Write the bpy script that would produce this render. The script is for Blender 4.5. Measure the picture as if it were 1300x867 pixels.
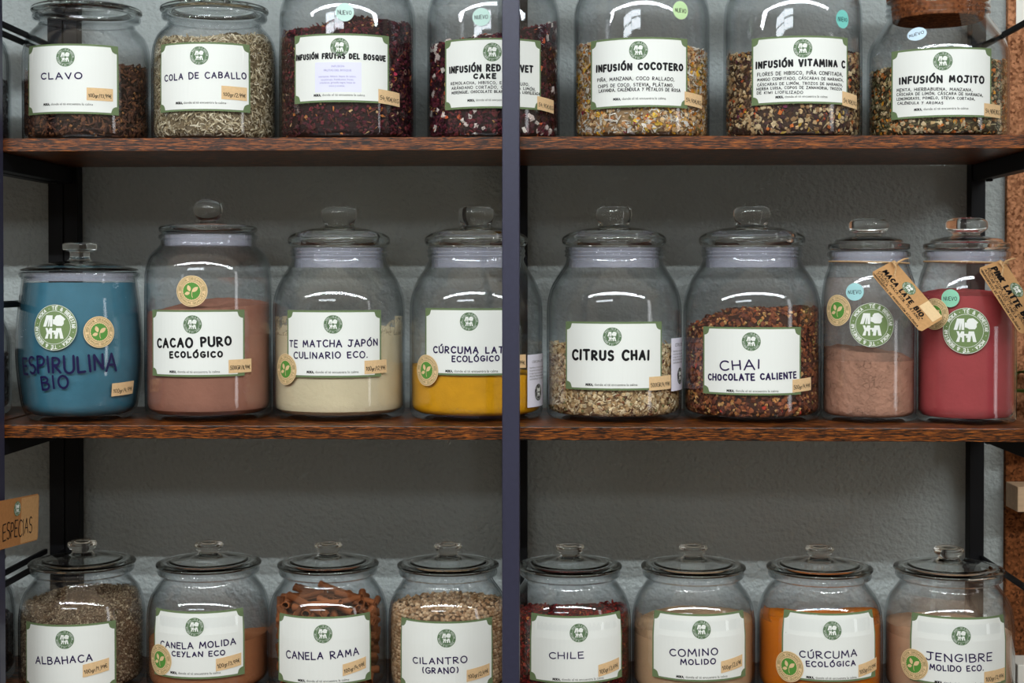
import bpy, math, random
import numpy as np
from mathutils import Matrix, Vector

# ------------------------------------------------------------------ scene, camera, light
scene = bpy.context.scene
COL = scene.collection
for _o in list(bpy.data.objects):
    bpy.data.objects.remove(_o, do_unlink=True)

W, H, F = 1300.0, 867.0, 1818.0
CAM = Vector((0.0, -2.0, 1.45))
YAW, PITCH, SHIFT_Y = math.radians(2.1), math.radians(0.83), -0.0427
ROT = Matrix.Rotation(YAW, 4, 'Z') @ Matrix.Rotation(math.pi / 2 - PITCH, 4, 'X')

cd = bpy.data.cameras.new('camera')
cam = bpy.data.objects.new('camera', cd)
COL.objects.link(cam)
cam.matrix_world = Matrix.Translation(CAM) @ ROT
cd.sensor_fit = 'HORIZONTAL'
cd.sensor_width = 36.0
cd.lens = F / W * 36.0
cd.shift_y = SHIFT_Y
cd.clip_start, cd.clip_end = 0.05, 60
cd.dof.use_dof = True
cd.dof.focus_distance = 2.07
cd.dof.aperture_fstop = 5.0
scene.camera = cam

vs = scene.view_settings
vs.view_transform = 'Standard'
vs.look = 'None'
vs.exposure = 0.0
vs.gamma = 1.0
vs.use_curve_mapping = False
try:
    scene.cycles.transparent_max_bounces = 48
    scene.cycles.max_bounces = 14
    scene.cycles.transmission_bounces = 12
    scene.cycles.glossy_bounces = 6
    scene.cycles.diffuse_bounces = 4
    scene.cycles.use_denoising = True
except Exception:
    pass

wd = bpy.data.worlds.new('world')
scene.world = wd
wd.use_nodes = True
bg = wd.node_tree.nodes['Background']
# warm dim shop interior around the shelves: darker towards the floor, lighter towards the ceiling
_tc = wd.node_tree.nodes.new('ShaderNodeTexCoord')
_sx = wd.node_tree.nodes.new('ShaderNodeSeparateXYZ')
_mr = wd.node_tree.nodes.new('ShaderNodeMapRange')
_mr.inputs[1].default_value, _mr.inputs[2].default_value = -0.6, 0.8
_mr.inputs[3].default_value, _mr.inputs[4].default_value = 0.085, 0.47
wd.node_tree.links.new(_tc.outputs['Generated'], _sx.inputs[0])
wd.node_tree.links.new(_sx.outputs['Z'], _mr.inputs[0])
wd.node_tree.links.new(_mr.outputs[0], bg.inputs[1])
bg.inputs[0].default_value = (1.0, 0.87, 0.69, 1)


def area(name, loc, target, sx, sy, power, col, spread=180):
    l = bpy.data.lights.new(name, 'AREA')
    l.shape = 'RECTANGLE'
    l.size, l.size_y = sx, sy
    l.energy = power
    l.color = col
    l.spread = math.radians(spread)
    o = bpy.data.objects.new(name, l)
    COL.objects.link(o)
    o.location = loc
    o.rotation_euler = (Vector(target) - Vector(loc)).to_track_quat('-Z', 'X').to_euler()
    return o


COOL = (0.88, 0.95, 1.0)
# twin row of fluorescent tubes on the ceiling in front of the shelves
for k, dy in enumerate((-0.10, 0.10)):
    t = area('ceiling_tube', (-0.15, -1.72 + dy, 2.52), (-0.15, -0.55 + dy, 1.45), 0.020, 5.6, 41, COOL)
# high shop window behind the camera, four panes
for ix in range(2):
    for iz in range(2):
        area('window_daylight', (-1.75 + ix * 1.06, -3.6, 2.58 + iz * 0.115), (-1.2 + ix * 0.9, 0, 1.7), 0.095, 1.0, 3.2, (0.86, 0.93, 1.0))
# tall door glazing on the right
area('door_daylight', (3.0, -1.5, 1.35), (0, 0.1, 1.4), 2.0, 0.34, 7, (0.95, 0.97, 1.0))


# ------------------------------------------------------------------ pixel rays
def ray(px, py):
    x = (px - W / 2) / F
    y = -(py - (H / 2 + SHIFT_Y * W)) / F
    return (ROT.to_3x3() @ Vector((x, y, -1.0)))


def P(px, py, Y):
    d = ray(px, py)
    t = (Y - CAM.y) / d.y
    return CAM + d * t


def axial(p):
    return (ROT.to_3x3().transposed() @ (Vector(p) - CAM)).z * -1.0


# ------------------------------------------------------------------ materials
def lin(c):
    c = c / 255.0
    return c / 12.92 if c <= 0.04045 else ((c + 0.055) / 1.055) ** 2.4


def C(r, g, b):
    return (lin(r), lin(g), lin(b), 1.0)


def new_mat(name):
    m = bpy.data.materials.new(name)
    m.use_nodes = True
    nt = m.node_tree
    for n in list(nt.nodes):
        nt.nodes.remove(n)
    out = nt.nodes.new('ShaderNodeOutputMaterial')
    return m, nt, out


def N(nt, kind, **kw):
    n = nt.nodes.new(kind)
    for k, v in kw.items():
        setattr(n, k, v)
    return n


def principled(name, col, rough=0.5, spec=0.5, var=0.0, vscale=60, bump=0.0, bscale=200, bdetail=4, bdist=0.001, metallic=0.0,
               stretch=(1, 1, 1), sss=None):
    m, nt, out = new_mat(name)
    b = N(nt, 'ShaderNodeBsdfPrincipled')
    nt.links.new(b.outputs[0], out.inputs[0])
    b.inputs['Base Color'].default_value = col
    b.inputs['Roughness'].default_value = rough
    b.inputs['Specular IOR Level'].default_value = spec
    b.inputs['Metallic'].default_value = metallic
    if var or bump:
        tc = N(nt, 'ShaderNodeTexCoord')
        mp = N(nt, 'ShaderNodeMapping')
        mp.inputs['Scale'].default_value = stretch
        nt.links.new(tc.outputs['Object'], mp.inputs[0])
    if var:
        no = N(nt, 'ShaderNodeTexNoise')
        no.inputs['Scale'].default_value = vscale
        no.inputs['Detail'].default_value = 5
        nt.links.new(mp.outputs[0], no.inputs['Vector'])
        r = N(nt, 'ShaderNodeValToRGB')
        r.color_ramp.elements[0].position = 0.3
        r.color_ramp.elements[1].position = 0.7
        r.color_ramp.elements[0].color = tuple(c * (1 - var) for c in col[:3]) + (1,)
        r.color_ramp.elements[1].color = tuple(min(1, c * (1 + var)) for c in col[:3]) + (1,)
        nt.links.new(no.outputs[0], r.inputs[0])
        nt.links.new(r.outputs[0], b.inputs['Base Color'])
    if bump:
        n2 = N(nt, 'ShaderNodeTexNoise')
        n2.inputs['Scale'].default_value = bscale
        n2.inputs['Detail'].default_value = bdetail
        nt.links.new(mp.outputs[0], n2.inputs['Vector'])
        bp = N(nt, 'ShaderNodeBump')
        bp.inputs['Strength'].default_value = bump
        bp.inputs['Distance'].default_value = bdist
        nt.links.new(n2.outputs[0], bp.inputs['Height'])
        nt.links.new(bp.outputs[0], b.inputs['Normal'])
    return m


def thin_glass(name, edge=(0.36, 0.41, 0.43), mid=(0.985, 0.988, 0.992), f0=0.04):
    m, nt, out = new_mat(name)
    lw = N(nt, 'ShaderNodeLayerWeight')
    lw.inputs['Blend'].default_value = 0.5
    p5 = N(nt, 'ShaderNodeMath', operation='POWER')
    p5.inputs[1].default_value = 5.0
    nt.links.new(lw.outputs['Facing'], p5.inputs[0])
    ma = N(nt, 'ShaderNodeMath', operation='MULTIPLY_ADD')
    ma.inputs[1].default_value = 1 - f0
    ma.inputs[2].default_value = f0
    nt.links.new(p5.outputs[0], ma.inputs[0])
    p3 = N(nt, 'ShaderNodeMath', operation='POWER')
    p3.inputs[1].default_value = 3.5
    nt.links.new(lw.outputs['Facing'], p3.inputs[0])
    mx = N(nt, 'ShaderNodeMix', data_type='RGBA')
    mx.inputs[6].default_value = mid + (1,)
    mx.inputs[7].default_value = edge + (1,)
    nt.links.new(p3.outputs[0], mx.inputs[0])
    tr = N(nt, 'ShaderNodeBsdfTransparent')
    nt.links.new(mx.outputs[2], tr.inputs[0])
    gl = N(nt, 'ShaderNodeBsdfGlossy')
    gl.inputs['Roughness'].default_value = 0.015
    gl.inputs['Color'].default_value = (1, 1, 1, 1)
    mix = N(nt, 'ShaderNodeMixShader')
    nt.links.new(ma.outputs[0], mix.inputs[0])
    nt.links.new(tr.outputs[0], mix.inputs[1])
    nt.links.new(gl.outputs[0], mix.inputs[2])
    nt.links.new(mix.outputs[0], out.inputs[0])
    return m


def solid_glass(name, col=(0.99, 1.0, 0.996)):
    m, nt, out = new_mat(name)
    g = N(nt, 'ShaderNodeBsdfGlass')
    g.inputs['Color'].default_value = col + (1,)
    g.inputs['Roughness'].default_value = 0.0
    g.inputs['IOR'].default_value = 1.48
    nt.links.new(g.outputs[0], out.inputs[0])
    return m


def tint_mat(name, rough=0.75, spec=0.25):
    m, nt, out = new_mat(name)
    b = N(nt, 'ShaderNodeBsdfPrincipled')
    b.inputs['Roughness'].default_value = rough
    b.inputs['Specular IOR Level'].default_value = spec
    a = N(nt, 'ShaderNodeAttribute')
    a.attribute_name = 'tint'
    tc = N(nt, 'ShaderNodeTexCoord')
    no = N(nt, 'ShaderNodeTexNoise')
    no.inputs['Scale'].default_value = 700
    nt.links.new(tc.outputs['Object'], no.inputs['Vector'])
    mr = N(nt, 'ShaderNodeMapRange')
    mr.inputs[3].default_value = 0.7
    mr.inputs[4].default_value = 1.25
    nt.links.new(no.outputs[0], mr.inputs[0])
    mx = N(nt, 'ShaderNodeMix', data_type='RGBA', blend_type='MULTIPLY')
    mx.inputs[0].default_value = 1.0
    nt.links.new(a.outputs[0], mx.inputs[6])
    nt.links.new(mr.outputs[0], mx.inputs[7])
    nt.links.new(mx.outputs[2], b.inputs['Base Color'])
    nt.links.new(b.outputs[0], out.inputs[0])
    return m


def dust_mat(name, col, lo=0.45, hi=0.75, amount=0.6, scale=(40, 40, 14)):
    m, nt, out = new_mat(name)
    tc = N(nt, 'ShaderNodeTexCoord')
    mp = N(nt, 'ShaderNodeMapping')
    mp.inputs['Scale'].default_value = scale
    no = N(nt, 'ShaderNodeTexNoise')
    no.inputs['Scale'].default_value = 1.0
    no.inputs['Detail'].default_value = 6
    nt.links.new(tc.outputs['Object'], mp.inputs[0])
    nt.links.new(mp.outputs[0], no.inputs['Vector'])
    mr = N(nt, 'ShaderNodeMapRange')
    mr.inputs[1].default_value = lo
    mr.inputs[2].default_value = hi
    mr.inputs[3].default_value = 0.0
    mr.inputs[4].default_value = amount
    nt.links.new(no.outputs[0], mr.inputs[0])
    tr = N(nt, 'ShaderNodeBsdfTransparent')
    df = N(nt, 'ShaderNodeBsdfDiffuse')
    df.inputs[0].default_value = col
    mix = N(nt, 'ShaderNodeMixShader')
    nt.links.new(mr.outputs[0], mix.inputs[0])
    nt.links.new(tr.outputs[0], mix.inputs[1])
    nt.links.new(df.outputs[0], mix.inputs[2])
    nt.links.new(mix.outputs[0], out.inputs[0])
    return m


def wood_mat(name):
    m, nt, out = new_mat(name)
    b = N(nt, 'ShaderNodeBsdfPrincipled')
    b.inputs['Roughness'].default_value = 0.32
    b.inputs['Specular IOR Level'].default_value = 0.45
    tc = N(nt, 'ShaderNodeTexCoord')
    mp = N(nt, 'ShaderNodeMapping')
    mp.inputs['Scale'].default_value = (22, 70, 300)
    nt.links.new(tc.outputs['Object'], mp.inputs[0])
    n1 = N(nt, 'ShaderNodeTexNoise')
    n1.inputs['Scale'].default_value = 2.2
    n1.inputs['Detail'].default_value = 7
    n1.inputs['Roughness'].default_value = 0.65
    n1.inputs['Distortion'].default_value = 0.8
    nt.links.new(mp.outputs[0], n1.inputs['Vector'])
    r = N(nt, 'ShaderNodeValToRGB')
    e = r.color_ramp.elements
    e[0].position, e[0].color = 0.41, C(12, 7, 4)
    e[1].position, e[1].color = 0.69, C(174, 102, 36)
    x = e.new(0.48); x.color = C(52, 26, 10)
    x = e.new(0.55); x.color = C(118, 60, 18)
    nt.links.new(n1.outputs[0], r.inputs[0])
    nt.links.new(r.outputs[0], b.inputs['Base Color'])
    bp = N(nt, 'ShaderNodeBump')
    bp.inputs['Strength'].default_value = 0.25
    bp.inputs['Distance'].default_value = 0.0006
    nt.links.new(n1.outputs[0], bp.inputs['Height'])
    nt.links.new(bp.outputs[0], b.inputs['Normal'])
    nt.links.new(b.outputs[0], out.inputs[0])
    return m


def cork_mat(name, a, bcol):
    m, nt, out = new_mat(name)
    b = N(nt, 'ShaderNodeBsdfPrincipled')
    b.inputs['Roughness'].default_value = 0.9
    b.inputs['Specular IOR Level'].default_value = 0.1
    tc = N(nt, 'ShaderNodeTexCoord')
    vo = N(nt, 'ShaderNodeTexVoronoi')
    vo.inputs['Scale'].default_value = 260
    no = N(nt, 'ShaderNodeTexNoise')
    no.inputs['Scale'].default_value = 90
    no.inputs['Detail'].default_value = 5
    nt.links.new(tc.outputs['Object'], vo.inputs['Vector'])
    nt.links.new(tc.outputs['Object'], no.inputs['Vector'])
    ad = N(nt, 'ShaderNodeMix', data_type='RGBA')
    ad.inputs[0].default_value = 0.45
    nt.links.new(no.outputs['Color'], ad.inputs[6])
    nt.links.new(vo.outputs['Color'], ad.inputs[7])
    bw = N(nt, 'ShaderNodeRGBToBW')
    nt.links.new(ad.outputs[2], bw.inputs[0])
    r = N(nt, 'ShaderNodeValToRGB')
    e = r.color_ramp.elements
    e[0].position, e[0].color = 0.30, a
    e[1].position, e[1].color = 0.66, bcol
    nt.links.new(bw.outputs[0], r.inputs[0])
    nt.links.new(r.outputs[0], b.inputs['Base Color'])
    nt.links.new(b.outputs[0], out.inputs[0])
    return m


M = {}
M['glass'] = thin_glass('jar_glass')
M['lid_glass'] = solid_glass('lid_glass')
M['plastic'] = principled('clear_gasket', C(200, 202, 222), 0.35, 0.5)
M['label_green'] = principled('label_green', C(106, 124, 86), 0.6, 0.2)
M['label_paper'] = principled('label_paper', C(230, 232, 226), 0.6, 0.2)
M['emblem_green'] = principled('emblem_green', C(92, 118, 84), 0.55, 0.3)
M['sticker_green'] = principled('sticker_green', C(112, 134, 84), 0.45, 0.35)
M['white_print'] = principled('white_print', C(232, 234, 228), 0.6, 0.2)
M['ink_black'] = principled('ink_black', C(14, 12, 16), 0.5, 0.25)
M['ink_violet'] = principled('ink_violet', C(38, 22, 70), 0.5, 0.25)
M['ink_navy'] = principled('ink_navy', C(26, 20, 66), 0.4, 0.3)
M['ink_grey'] = principled('ink_grey', C(88, 88, 84), 0.6, 0.2)
M['ink_lilac'] = principled('ink_lilac', C(140, 132, 180), 0.6, 0.2)
M['lilac_paper'] = principled('lilac_paper', C(222, 222, 244), 0.55, 0.2)
M['kraft_pale'] = principled('kraft_pale', C(222, 188, 142), 0.7, 0.15, var=0.05, vscale=300)
M['kraft'] = principled('kraft', C(190, 146, 98), 0.8, 0.12, var=0.08, vscale=250)
M['kraft_dark'] = principled('kraft_dark', C(168, 116, 70), 0.7, 0.15, var=0.08, vscale=200)
M['leaf_green'] = principled('leaf_green', C(84, 142, 58), 0.5, 0.3)
M['leaf_tan'] = principled('leaf_tan', C(226, 196, 150), 0.6, 0.2, var=0.04, vscale=300)
M['olive_print'] = principled('olive_print', C(140, 122, 74), 0.6, 0.2)
M['mint'] = principled('mint_paper', C(196, 226, 216), 0.5, 0.25)
M['lime'] = principled('lime_paper', C(196, 226, 170), 0.5, 0.25)
M['teal'] = principled('teal_paper', C(122, 204, 194), 0.5, 0.25)
M['sky'] = principled('sky_paper', C(206, 228, 244), 0.5, 0.25)
M['aqua'] = principled('aqua_paper', C(164, 212, 214), 0.5, 0.25)
M['jade'] = principled('jade_paper', C(140, 202, 172), 0.5, 0.25)
M['side_paper'] = principled('side_paper', C(226, 224, 236), 0.5, 0.25)
M['metal'] = principled('black_metal', C(46, 46, 66), 0.42, 0.5, var=0.06, vscale=150, bump=0.12, bscale=900, bdist=0.0003)
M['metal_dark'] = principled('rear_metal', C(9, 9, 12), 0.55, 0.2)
M['wood'] = wood_mat('shelf_wood')
M['pale_wood'] = principled('pale_wood', C(196, 166, 134), 0.6, 0.25, var=0.12, vscale=12, stretch=(2, 12, 12))
M['cork_dark'] = cork_mat('cork_panel_dark', C(58, 30, 14), C(128, 76, 42))
M['cork'] = cork_mat('cork_panel', C(104, 62, 38), C(196, 138, 100))
M['cork_plug'] = cork_mat('cork_plug', C(84, 44, 22), C(150, 88, 50))
M['wall'] = principled('wall_paint', C(168, 174, 171), 0.7, 0.3, var=0.03, vscale=8, bump=1.0, bscale=125, bdetail=3, bdist=0.005)
M['floor'] = principled('floor_tile', C(120, 112, 104), 0.5, 0.4, var=0.05, vscale=6)
M['twine'] = principled('jute_twine', C(196, 160, 116), 0.9, 0.1, var=0.25, vscale=500)
M['paper'] = principled('note_paper', C(228, 226, 216), 0.7, 0.2)
M['plant'] = principled('plant_leaf', C(70, 110, 40), 0.45, 0.4, var=0.2, vscale=40)
M['pot'] = principled('dark_pot', C(42, 26, 18), 0.6, 0.3)
M['chip'] = tint_mat('dried_pieces')
M['seed'] = tint_mat('seed_skin', 0.6, 0.3)


# ------------------------------------------------------------------ mesh helpers
def link(name, verts, faces, mat, parent=None, smooth=False, mats=None, midx=None, tint=None):
    me = bpy.data.meshes.new(name)
    me.from_pydata([tuple(v) for v in verts], [], [tuple(f) for f in faces])
    for mm in (mats or [mat]):
        me.materials.append(mm)
    if midx is not None:
        me.polygons.foreach_set('material_index', midx)
    if smooth:
        me.polygons.foreach_set('use_smooth', [True] * len(me.polygons))
        me.set_sharp_from_angle(angle=math.radians(42))
    if tint is not None:
        at = me.color_attributes.new('tint', 'FLOAT_COLOR', 'POINT')
        at.data.foreach_set('color', np.asarray(tint, dtype=np.float32).ravel())
    me.update()
    o = bpy.data.objects.new(name, me)
    COL.objects.link(o)
    if parent is not None:
        o.parent = parent
    return o


def empty(name, loc):
    o = bpy.data.objects.new(name, None)
    o.empty_display_size = 0.02
    COL.objects.link(o)
    o.location = loc
    return o


def tag(o, label, cat, group=None, kind=None):
    o['label'] = label
    if cat:
        o['category'] = cat
    if group:
        o['group'] = group
    if kind:
        o['kind'] = kind
    return o


def box_mesh(x0, x1, y0, y1, z0, z1, bev=0.0):
    """box with chamfered edges"""
    if bev <= 0:
        v = [(x, y, z) for x in (x0, x1) for y in (y0, y1) for z in (z0, z1)]
        f = [(0, 1, 3, 2), (4, 6, 7, 5), (0, 4, 5, 1), (2, 3, 7, 6), (0, 2, 6, 4), (1, 5, 7, 3)]
        return v, f
    import bmesh
    bm = bmesh.new()
    v, f = box_mesh(x0, x1, y0, y1, z0, z1)
    bv = [bm.verts.new(p) for p in v]
    for q in f:
        bm.faces.new([bv[i] for i in q])
    bmesh.ops.recalc_face_normals(bm, faces=bm.faces)
    bmesh.ops.bevel(bm, geom=list(bm.edges), offset=bev, segments=2, affect='EDGES', profile=0.5)
    bm.verts.index_update()
    vv = [tuple(x.co) for x in bm.verts]
    ff = [[x.index for x in fa.verts] for fa in bm.faces]
    bm.free()
    return vv, ff


def box(name, x0, x1, y0, y1, z0, z1, mat, parent=None, bev=0.001):
    v, f = box_mesh(x0, x1, y0, y1, z0, z1, bev)
    return link(name, v, f, mat, parent)


def tube_mesh(pts, rad, n=10, caps=True):
    pts = [Vector(p) for p in pts]
    v, f = [], []
    prev = None
    for i, p in enumerate(pts):
        a = pts[max(0, i - 1)]
        b = pts[min(len(pts) - 1, i + 1)]
        d = (b - a).normalized()
        ref = prev if prev is not None else (Vector((0, 0, 1)) if abs(d.z) < 0.9 else Vector((1, 0, 0)))
        s = d.cross(ref).normalized()
        u = s.cross(d).normalized()
        prev = u
        r = rad[i] if isinstance(rad, (list, tuple)) else rad
        for k in range(n):
            t = 2 * math.pi * k / n
            v.append(p + s * (math.cos(t) * r) + u * (math.sin(t) * r))
    for i in range(len(pts) - 1):
        for k in range(n):
            k2 = (k + 1) % n
            f.append((i * n + k, i * n + k2, (i + 1) * n + k2, (i + 1) * n + k))
    if caps:
        f.append(tuple(range(n - 1, -1, -1)))
        f.append(tuple(range((len(pts) - 1) * n, len(pts) * n)))
    return v, f


def fillet(pts, seg=5):
    """pts: (r, z, radius) -> rounded polyline"""
    out = []
    n = len(pts)
    for i, p in enumerate(pts):
        rad = p[2] if len(p) > 2 else 0.0
        if i == 0 or i == n - 1 or rad <= 0:
            out.append((p[0], p[1]))
            continue
        a, b = pts[i - 1], pts[i + 1]
        la = math.hypot(a[0] - p[0], a[1] - p[1])
        lb = math.hypot(b[0] - p[0], b[1] - p[1])
        ca = min(rad, la * 0.48)
        cb = min(rad, lb * 0.48)
        pa = (p[0] + (a[0] - p[0]) * ca / la, p[1] + (a[1] - p[1]) * ca / la)
        pb = (p[0] + (b[0] - p[0]) * cb / lb, p[1] + (b[1] - p[1]) * cb / lb)
        for k in range(seg + 1):
            t = k / seg
            out.append(((1 - t) ** 2 * pa[0] + 2 * t * (1 - t) * p[0] + t * t * pb[0],
                        (1 - t) ** 2 * pa[1] + 2 * t * (1 - t) * p[1] + t * t * pb[1]))
    return out


def lathe(prof, n=72, closed=False):
    """revolve an (r, z) polyline round the z axis"""
    v, f = [], []
    idx = []
    for r, z in prof:
        if r < 1e-6:
            idx.append([len(v)] * n)
            v.append((0, 0, z))
        else:
            idx.append(list(range(len(v), len(v) + n)))
            for k in range(n):
                t = 2 * math.pi * k / n
                v.append((r * math.cos(t), r * math.sin(t), z))
    m = len(prof)
    for i in range(m if closed else m - 1):
        A, B = idx[i], idx[(i + 1) % m]
        for k in range(n):
            k2 = (k + 1) % n
            q = []
            for w in (A[k], A[k2], B[k2], B[k]):
                if w not in q:
                    q.append(w)
            if len(q) >= 3:
                f.append(q)
    return v, f


# ------------------------------------------------------------------ stroke lettering
def arc(cx, cy, rx, ry, a0, a1, n=10):
    return [(cx + rx * math.cos(math.radians(a0 + (a1 - a0) * i / n)), cy + ry * math.sin(math.radians(a0 + (a1 - a0) * i / n)))
            for i in range(n + 1)]


G = {
    'A': (.72, [[(0, 0), (.36, 1), (.72, 0)], [(.13, .36), (.6, .36)]]),
    'B': (.6, [[(0, 0), (0, 1)], [(0, 1)] + arc(.25, .77, .28, .23, 90, -90) + [(0, .54)], [(0, .54)] + arc(.28, .27, .32, .27, 90, -90) + [(0, 0)]]),
    'C': (.66, [arc(.40, .5, .40, .5, 48, 312, 14)]),
    'D': (.66, [[(0, 0), (0, 1)], [(0, 1), (.15, 1)] + arc(.2, .5, .46, .5, 85, -85, 12) + [(.15, 0), (0, 0)]]),
    'E': (.52, [[(.52, 1), (0, 1), (0, 0), (.52, 0)], [(0, .52), (.44, .52)]]),
    'F': (.5, [[(.52, 1), (0, 1), (0, 0)], [(0, .52), (.42, .52)]]),
    'G': (.7, [arc(.40, .5, .40, .5, 50, 330, 14) + [(.74, .45), (.42, .45)]]),
    'H': (.62, [[(0, 0), (0, 1)], [(.62, 0), (.62, 1)], [(0, .5), (.62, .5)]]),
    'I': (.08, [[(.04, 0), (.04, 1)]]),
    'J': (.60, [[(.06, 1), (.66, .98)], [(.42, 1), (.42, .24)] + arc(.19, .24, .23, .24, 0, -165, 8)]),
    'K': (.58, [[(0, 0), (0, 1)], [(.56, 1), (.02, .45), (.58, 0)]]),
    'L': (.5, [[(0, 1), (0, 0), (.5, 0.02)]]),
    'M': (.84, [[(0, 0), (.1, 1), (.42, .3), (.74, 1), (.84, 0)]]),
    'N': (.64, [[(0, 0), (0, 1), (.64, 0), (.64, 1)]]),
    'O': (.74, [arc(.37, .5, .37, .5, 90, 450, 18)]),
    'P': (.54, [[(0, 0), (0, 1)], [(0, 1), (.15, 1)] + arc(.22, .73, .32, .27, 85, -85, 8) + [(.15, .46), (0, .46)]]),
    'Q': (.76, [arc(.37, .5, .37, .5, 90, 450, 18), [(.42, .3), (.78, -.06)]]),
    'R': (.6, [[(0, 0), (0, 1)], [(0, 1), (.15, 1)] + arc(.22, .75, .32, .25, 85, -85, 8) + [(.1, .5), (.6, 0)]]),
    'S': (.54, [arc(.28, .75, .25, .25, 40, 250, 9) + arc(.26, .26, .27, .26, 80, -140, 9)]),
    'T': (.66, [[(0, 1), (.66, 1)], [(.33, 1), (.33, 0)]]),
    'U': (.62, [[(0, 1), (0, .32)] + arc(.31, .31, .31, .31, 180, 360, 10) + [(.62, 1)]]),
    'V': (.66, [[(0, 1), (.33, 0), (.66, 1)]]),
    'W': (.9, [[(0, 1), (.22, 0), (.45, .7), (.68, 0), (.9, 1)]]),
    'X': (.6, [[(0, 0), (.6, 1)], [(0, 1), (.6, 0)]]),
    'Y': (.6, [[(0, 1), (.3, .48)], [(.6, 1), (.12, -.1)]]),
    'Z': (.6, [[(0, 1), (.6, 1), (0, 0), (.6, 0)]]),
    '0': (.54, [arc(.27, .5, .27, .5, 90, 450, 14)]),
    '1': (.3, [[(0, .75), (.22, 1), (.22, 0)]]),
    '2': (.5, [arc(.25, .72, .25, .28, 160, -30, 8) + [(0, 0), (.52, 0)]]),
    '3': (.5, [arc(.22, .76, .24, .24, 150, -80, 8) + arc(.22, .26, .27, .26, 80, -150, 9)]),
    '4': (.5, [[(.1, 1), (0, .4), (.5, .4)], [(.36, .75), (.36, 0)]]),
    '5': (.5, [[(.48, 1), (.06, 1), (.04, .58)] + arc(.22, .3, .28, .3, 100, -150, 10)]),
    '6': (.5, [[(.4, 1), (.05, .45)] + arc(.26, .27, .25, .27, 150, -210, 12)]),
    '7': (.5, [[(0, 1), (.5, 1), (.16, 0)], [(.12, .5), (.46, .5)]]),
    '8': (.5, [arc(.25, .76, .21, .24, 270, 630, 10), arc(.25, .26, .25, .26, 90, 450, 12)]),
    '9': (.5, [arc(.25, .72, .25, .27, 0, 360, 12) + [(.44, 0)]]),
    ',': (.1, [[(.08, .08), (0, -.16)]]),
    '.': (.08, [[(.03, .02), (.06, .04)]]),
    '/': (.36, [[(0, -.12), (.36, 1.08)]]),
    '€': (.58, [arc(.38, .5, .32, .5, 50, 310, 12), [(-.04, .6), (.42, .6)], [(-.04, .42), (.4, .42)]]),
    '%': (.7, [arc(.14, .78, .14, .2, 0, 360, 8), arc(.56, .22, .14, .2, 0, 360, 8), [(.1, 0), (.6, 1)]]),
    '(': (.22, [arc(.32, .48, .3, .62, 125, 235, 8)]),
    ')': (.22, [arc(-.1, .48, .3, .62, 55, -55, 8)]),
    '*': (.3, [[(0, .5), (.3, .8)], [(0, .8), (.3, .5)], [(.15, .45), (.15, .88)]]),
    '&': (.66, [[(.64, 0), (.12, .72)] + arc(.28, .8, .18, .2, 200, -30, 8) + arc(.24, .24, .26, .24, 110, 330, 8) + [(.62, .45)]]),
    '•': (.16, [[(.08, .46), (.08, .54)]]),
    '-': (.3, [[(0, .45), (.3, .45)]]),
    'g': (.46, [arc(.22, .28, .22, .27, 20, 380, 12), [(.44, .56), (.44, -.1)] + arc(.22, -.1, .22, .2, 0, -150, 7)]),
    'r': (.34, [[(.02, 0), (.02, .56)], [(.02, .36)] + arc(.2, .36, .18, .2, 170, 50, 6)]),
    ' ': (.36, []),
}
for _a, _b in (('Á', 'A'), ('É', 'E'), ('Í', 'I'), ('Ó', 'O'), ('Ú', 'U')):
    w_, s_ = G[_b]
    G[_a] = (w_, s_ + [[(w_ * .5 - .02, 1.13), (w_ * .5 + .2, 1.34)]])
G['Ñ'] = (G['N'][0], G['N'][1] + [[(.06, 1.16), (.2, 1.28), (.42, 1.16), (.58, 1.28)]])


def text_strokes(s, gap=.24, jitter=0.05, rng=None):
    """-> (list of polylines, total width) with cap height 1"""
    rng = rng or random.Random(len(s))
    x = 0.0
    out = []
    for ch in s:
        w, st = G[ch]
        a = rng.uniform(-jitter, jitter) * 1.2
        sc = 1 + rng.uniform(-jitter, jitter) * 1.6
        dy = rng.uniform(-jitter, jitter) * 0.9
        for pl in st:
            q = []
            for (px, py) in pl:
                xx, yy = (px - w / 2) * sc, (py - .5) * sc
                q.append((x + w / 2 + xx - a * yy, .5 + yy + a * xx + dy))
            out.append(q)
        x += w + gap
    return out, max(x - gap, .01)


def ribbon(polys, hw, seglen, cap=8):
    """flat pen strokes -> 2D verts, faces"""
    V, Fc = [], []
    for pl in polys:
        pts = [pl[0]]
        for b in pl[1:]:
            a = pts[-1]
            L = math.hypot(b[0] - a[0], b[1] - a[1])
            k = max(1, int(math.ceil(L / seglen)))
            for i in range(1, k + 1):
                pts.append((a[0] + (b[0] - a[0]) * i / k, a[1] + (b[1] - a[1]) * i / k))
        for i, (a, b) in enumerate(zip(pts[:-1], pts[1:])):
            L = math.hypot(b[0] - a[0], b[1] - a[1])
            if L < 1e-9:
                continue
            nx, ny = -(b[1] - a[1]) / L * hw, (b[0] - a[0]) / L * hw
            o = len(V)
            V += [(a[0] - nx, a[1] - ny), (b[0] - nx, b[1] - ny), (b[0] + nx, b[1] + ny), (a[0] + nx, a[1] + ny)]
            Fc.append((o, o + 1, o + 2, o + 3))
        for i, p in enumerate(pts):
            o = len(V)
            V += [(p[0] + hw * math.cos(2 * math.pi * k / cap), p[1] + hw * math.sin(2 * math.pi * k / cap)) for k in range(cap)]
            Fc.append(tuple(range(o, o + cap)))
    return V, Fc


_font_cache = {}


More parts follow.
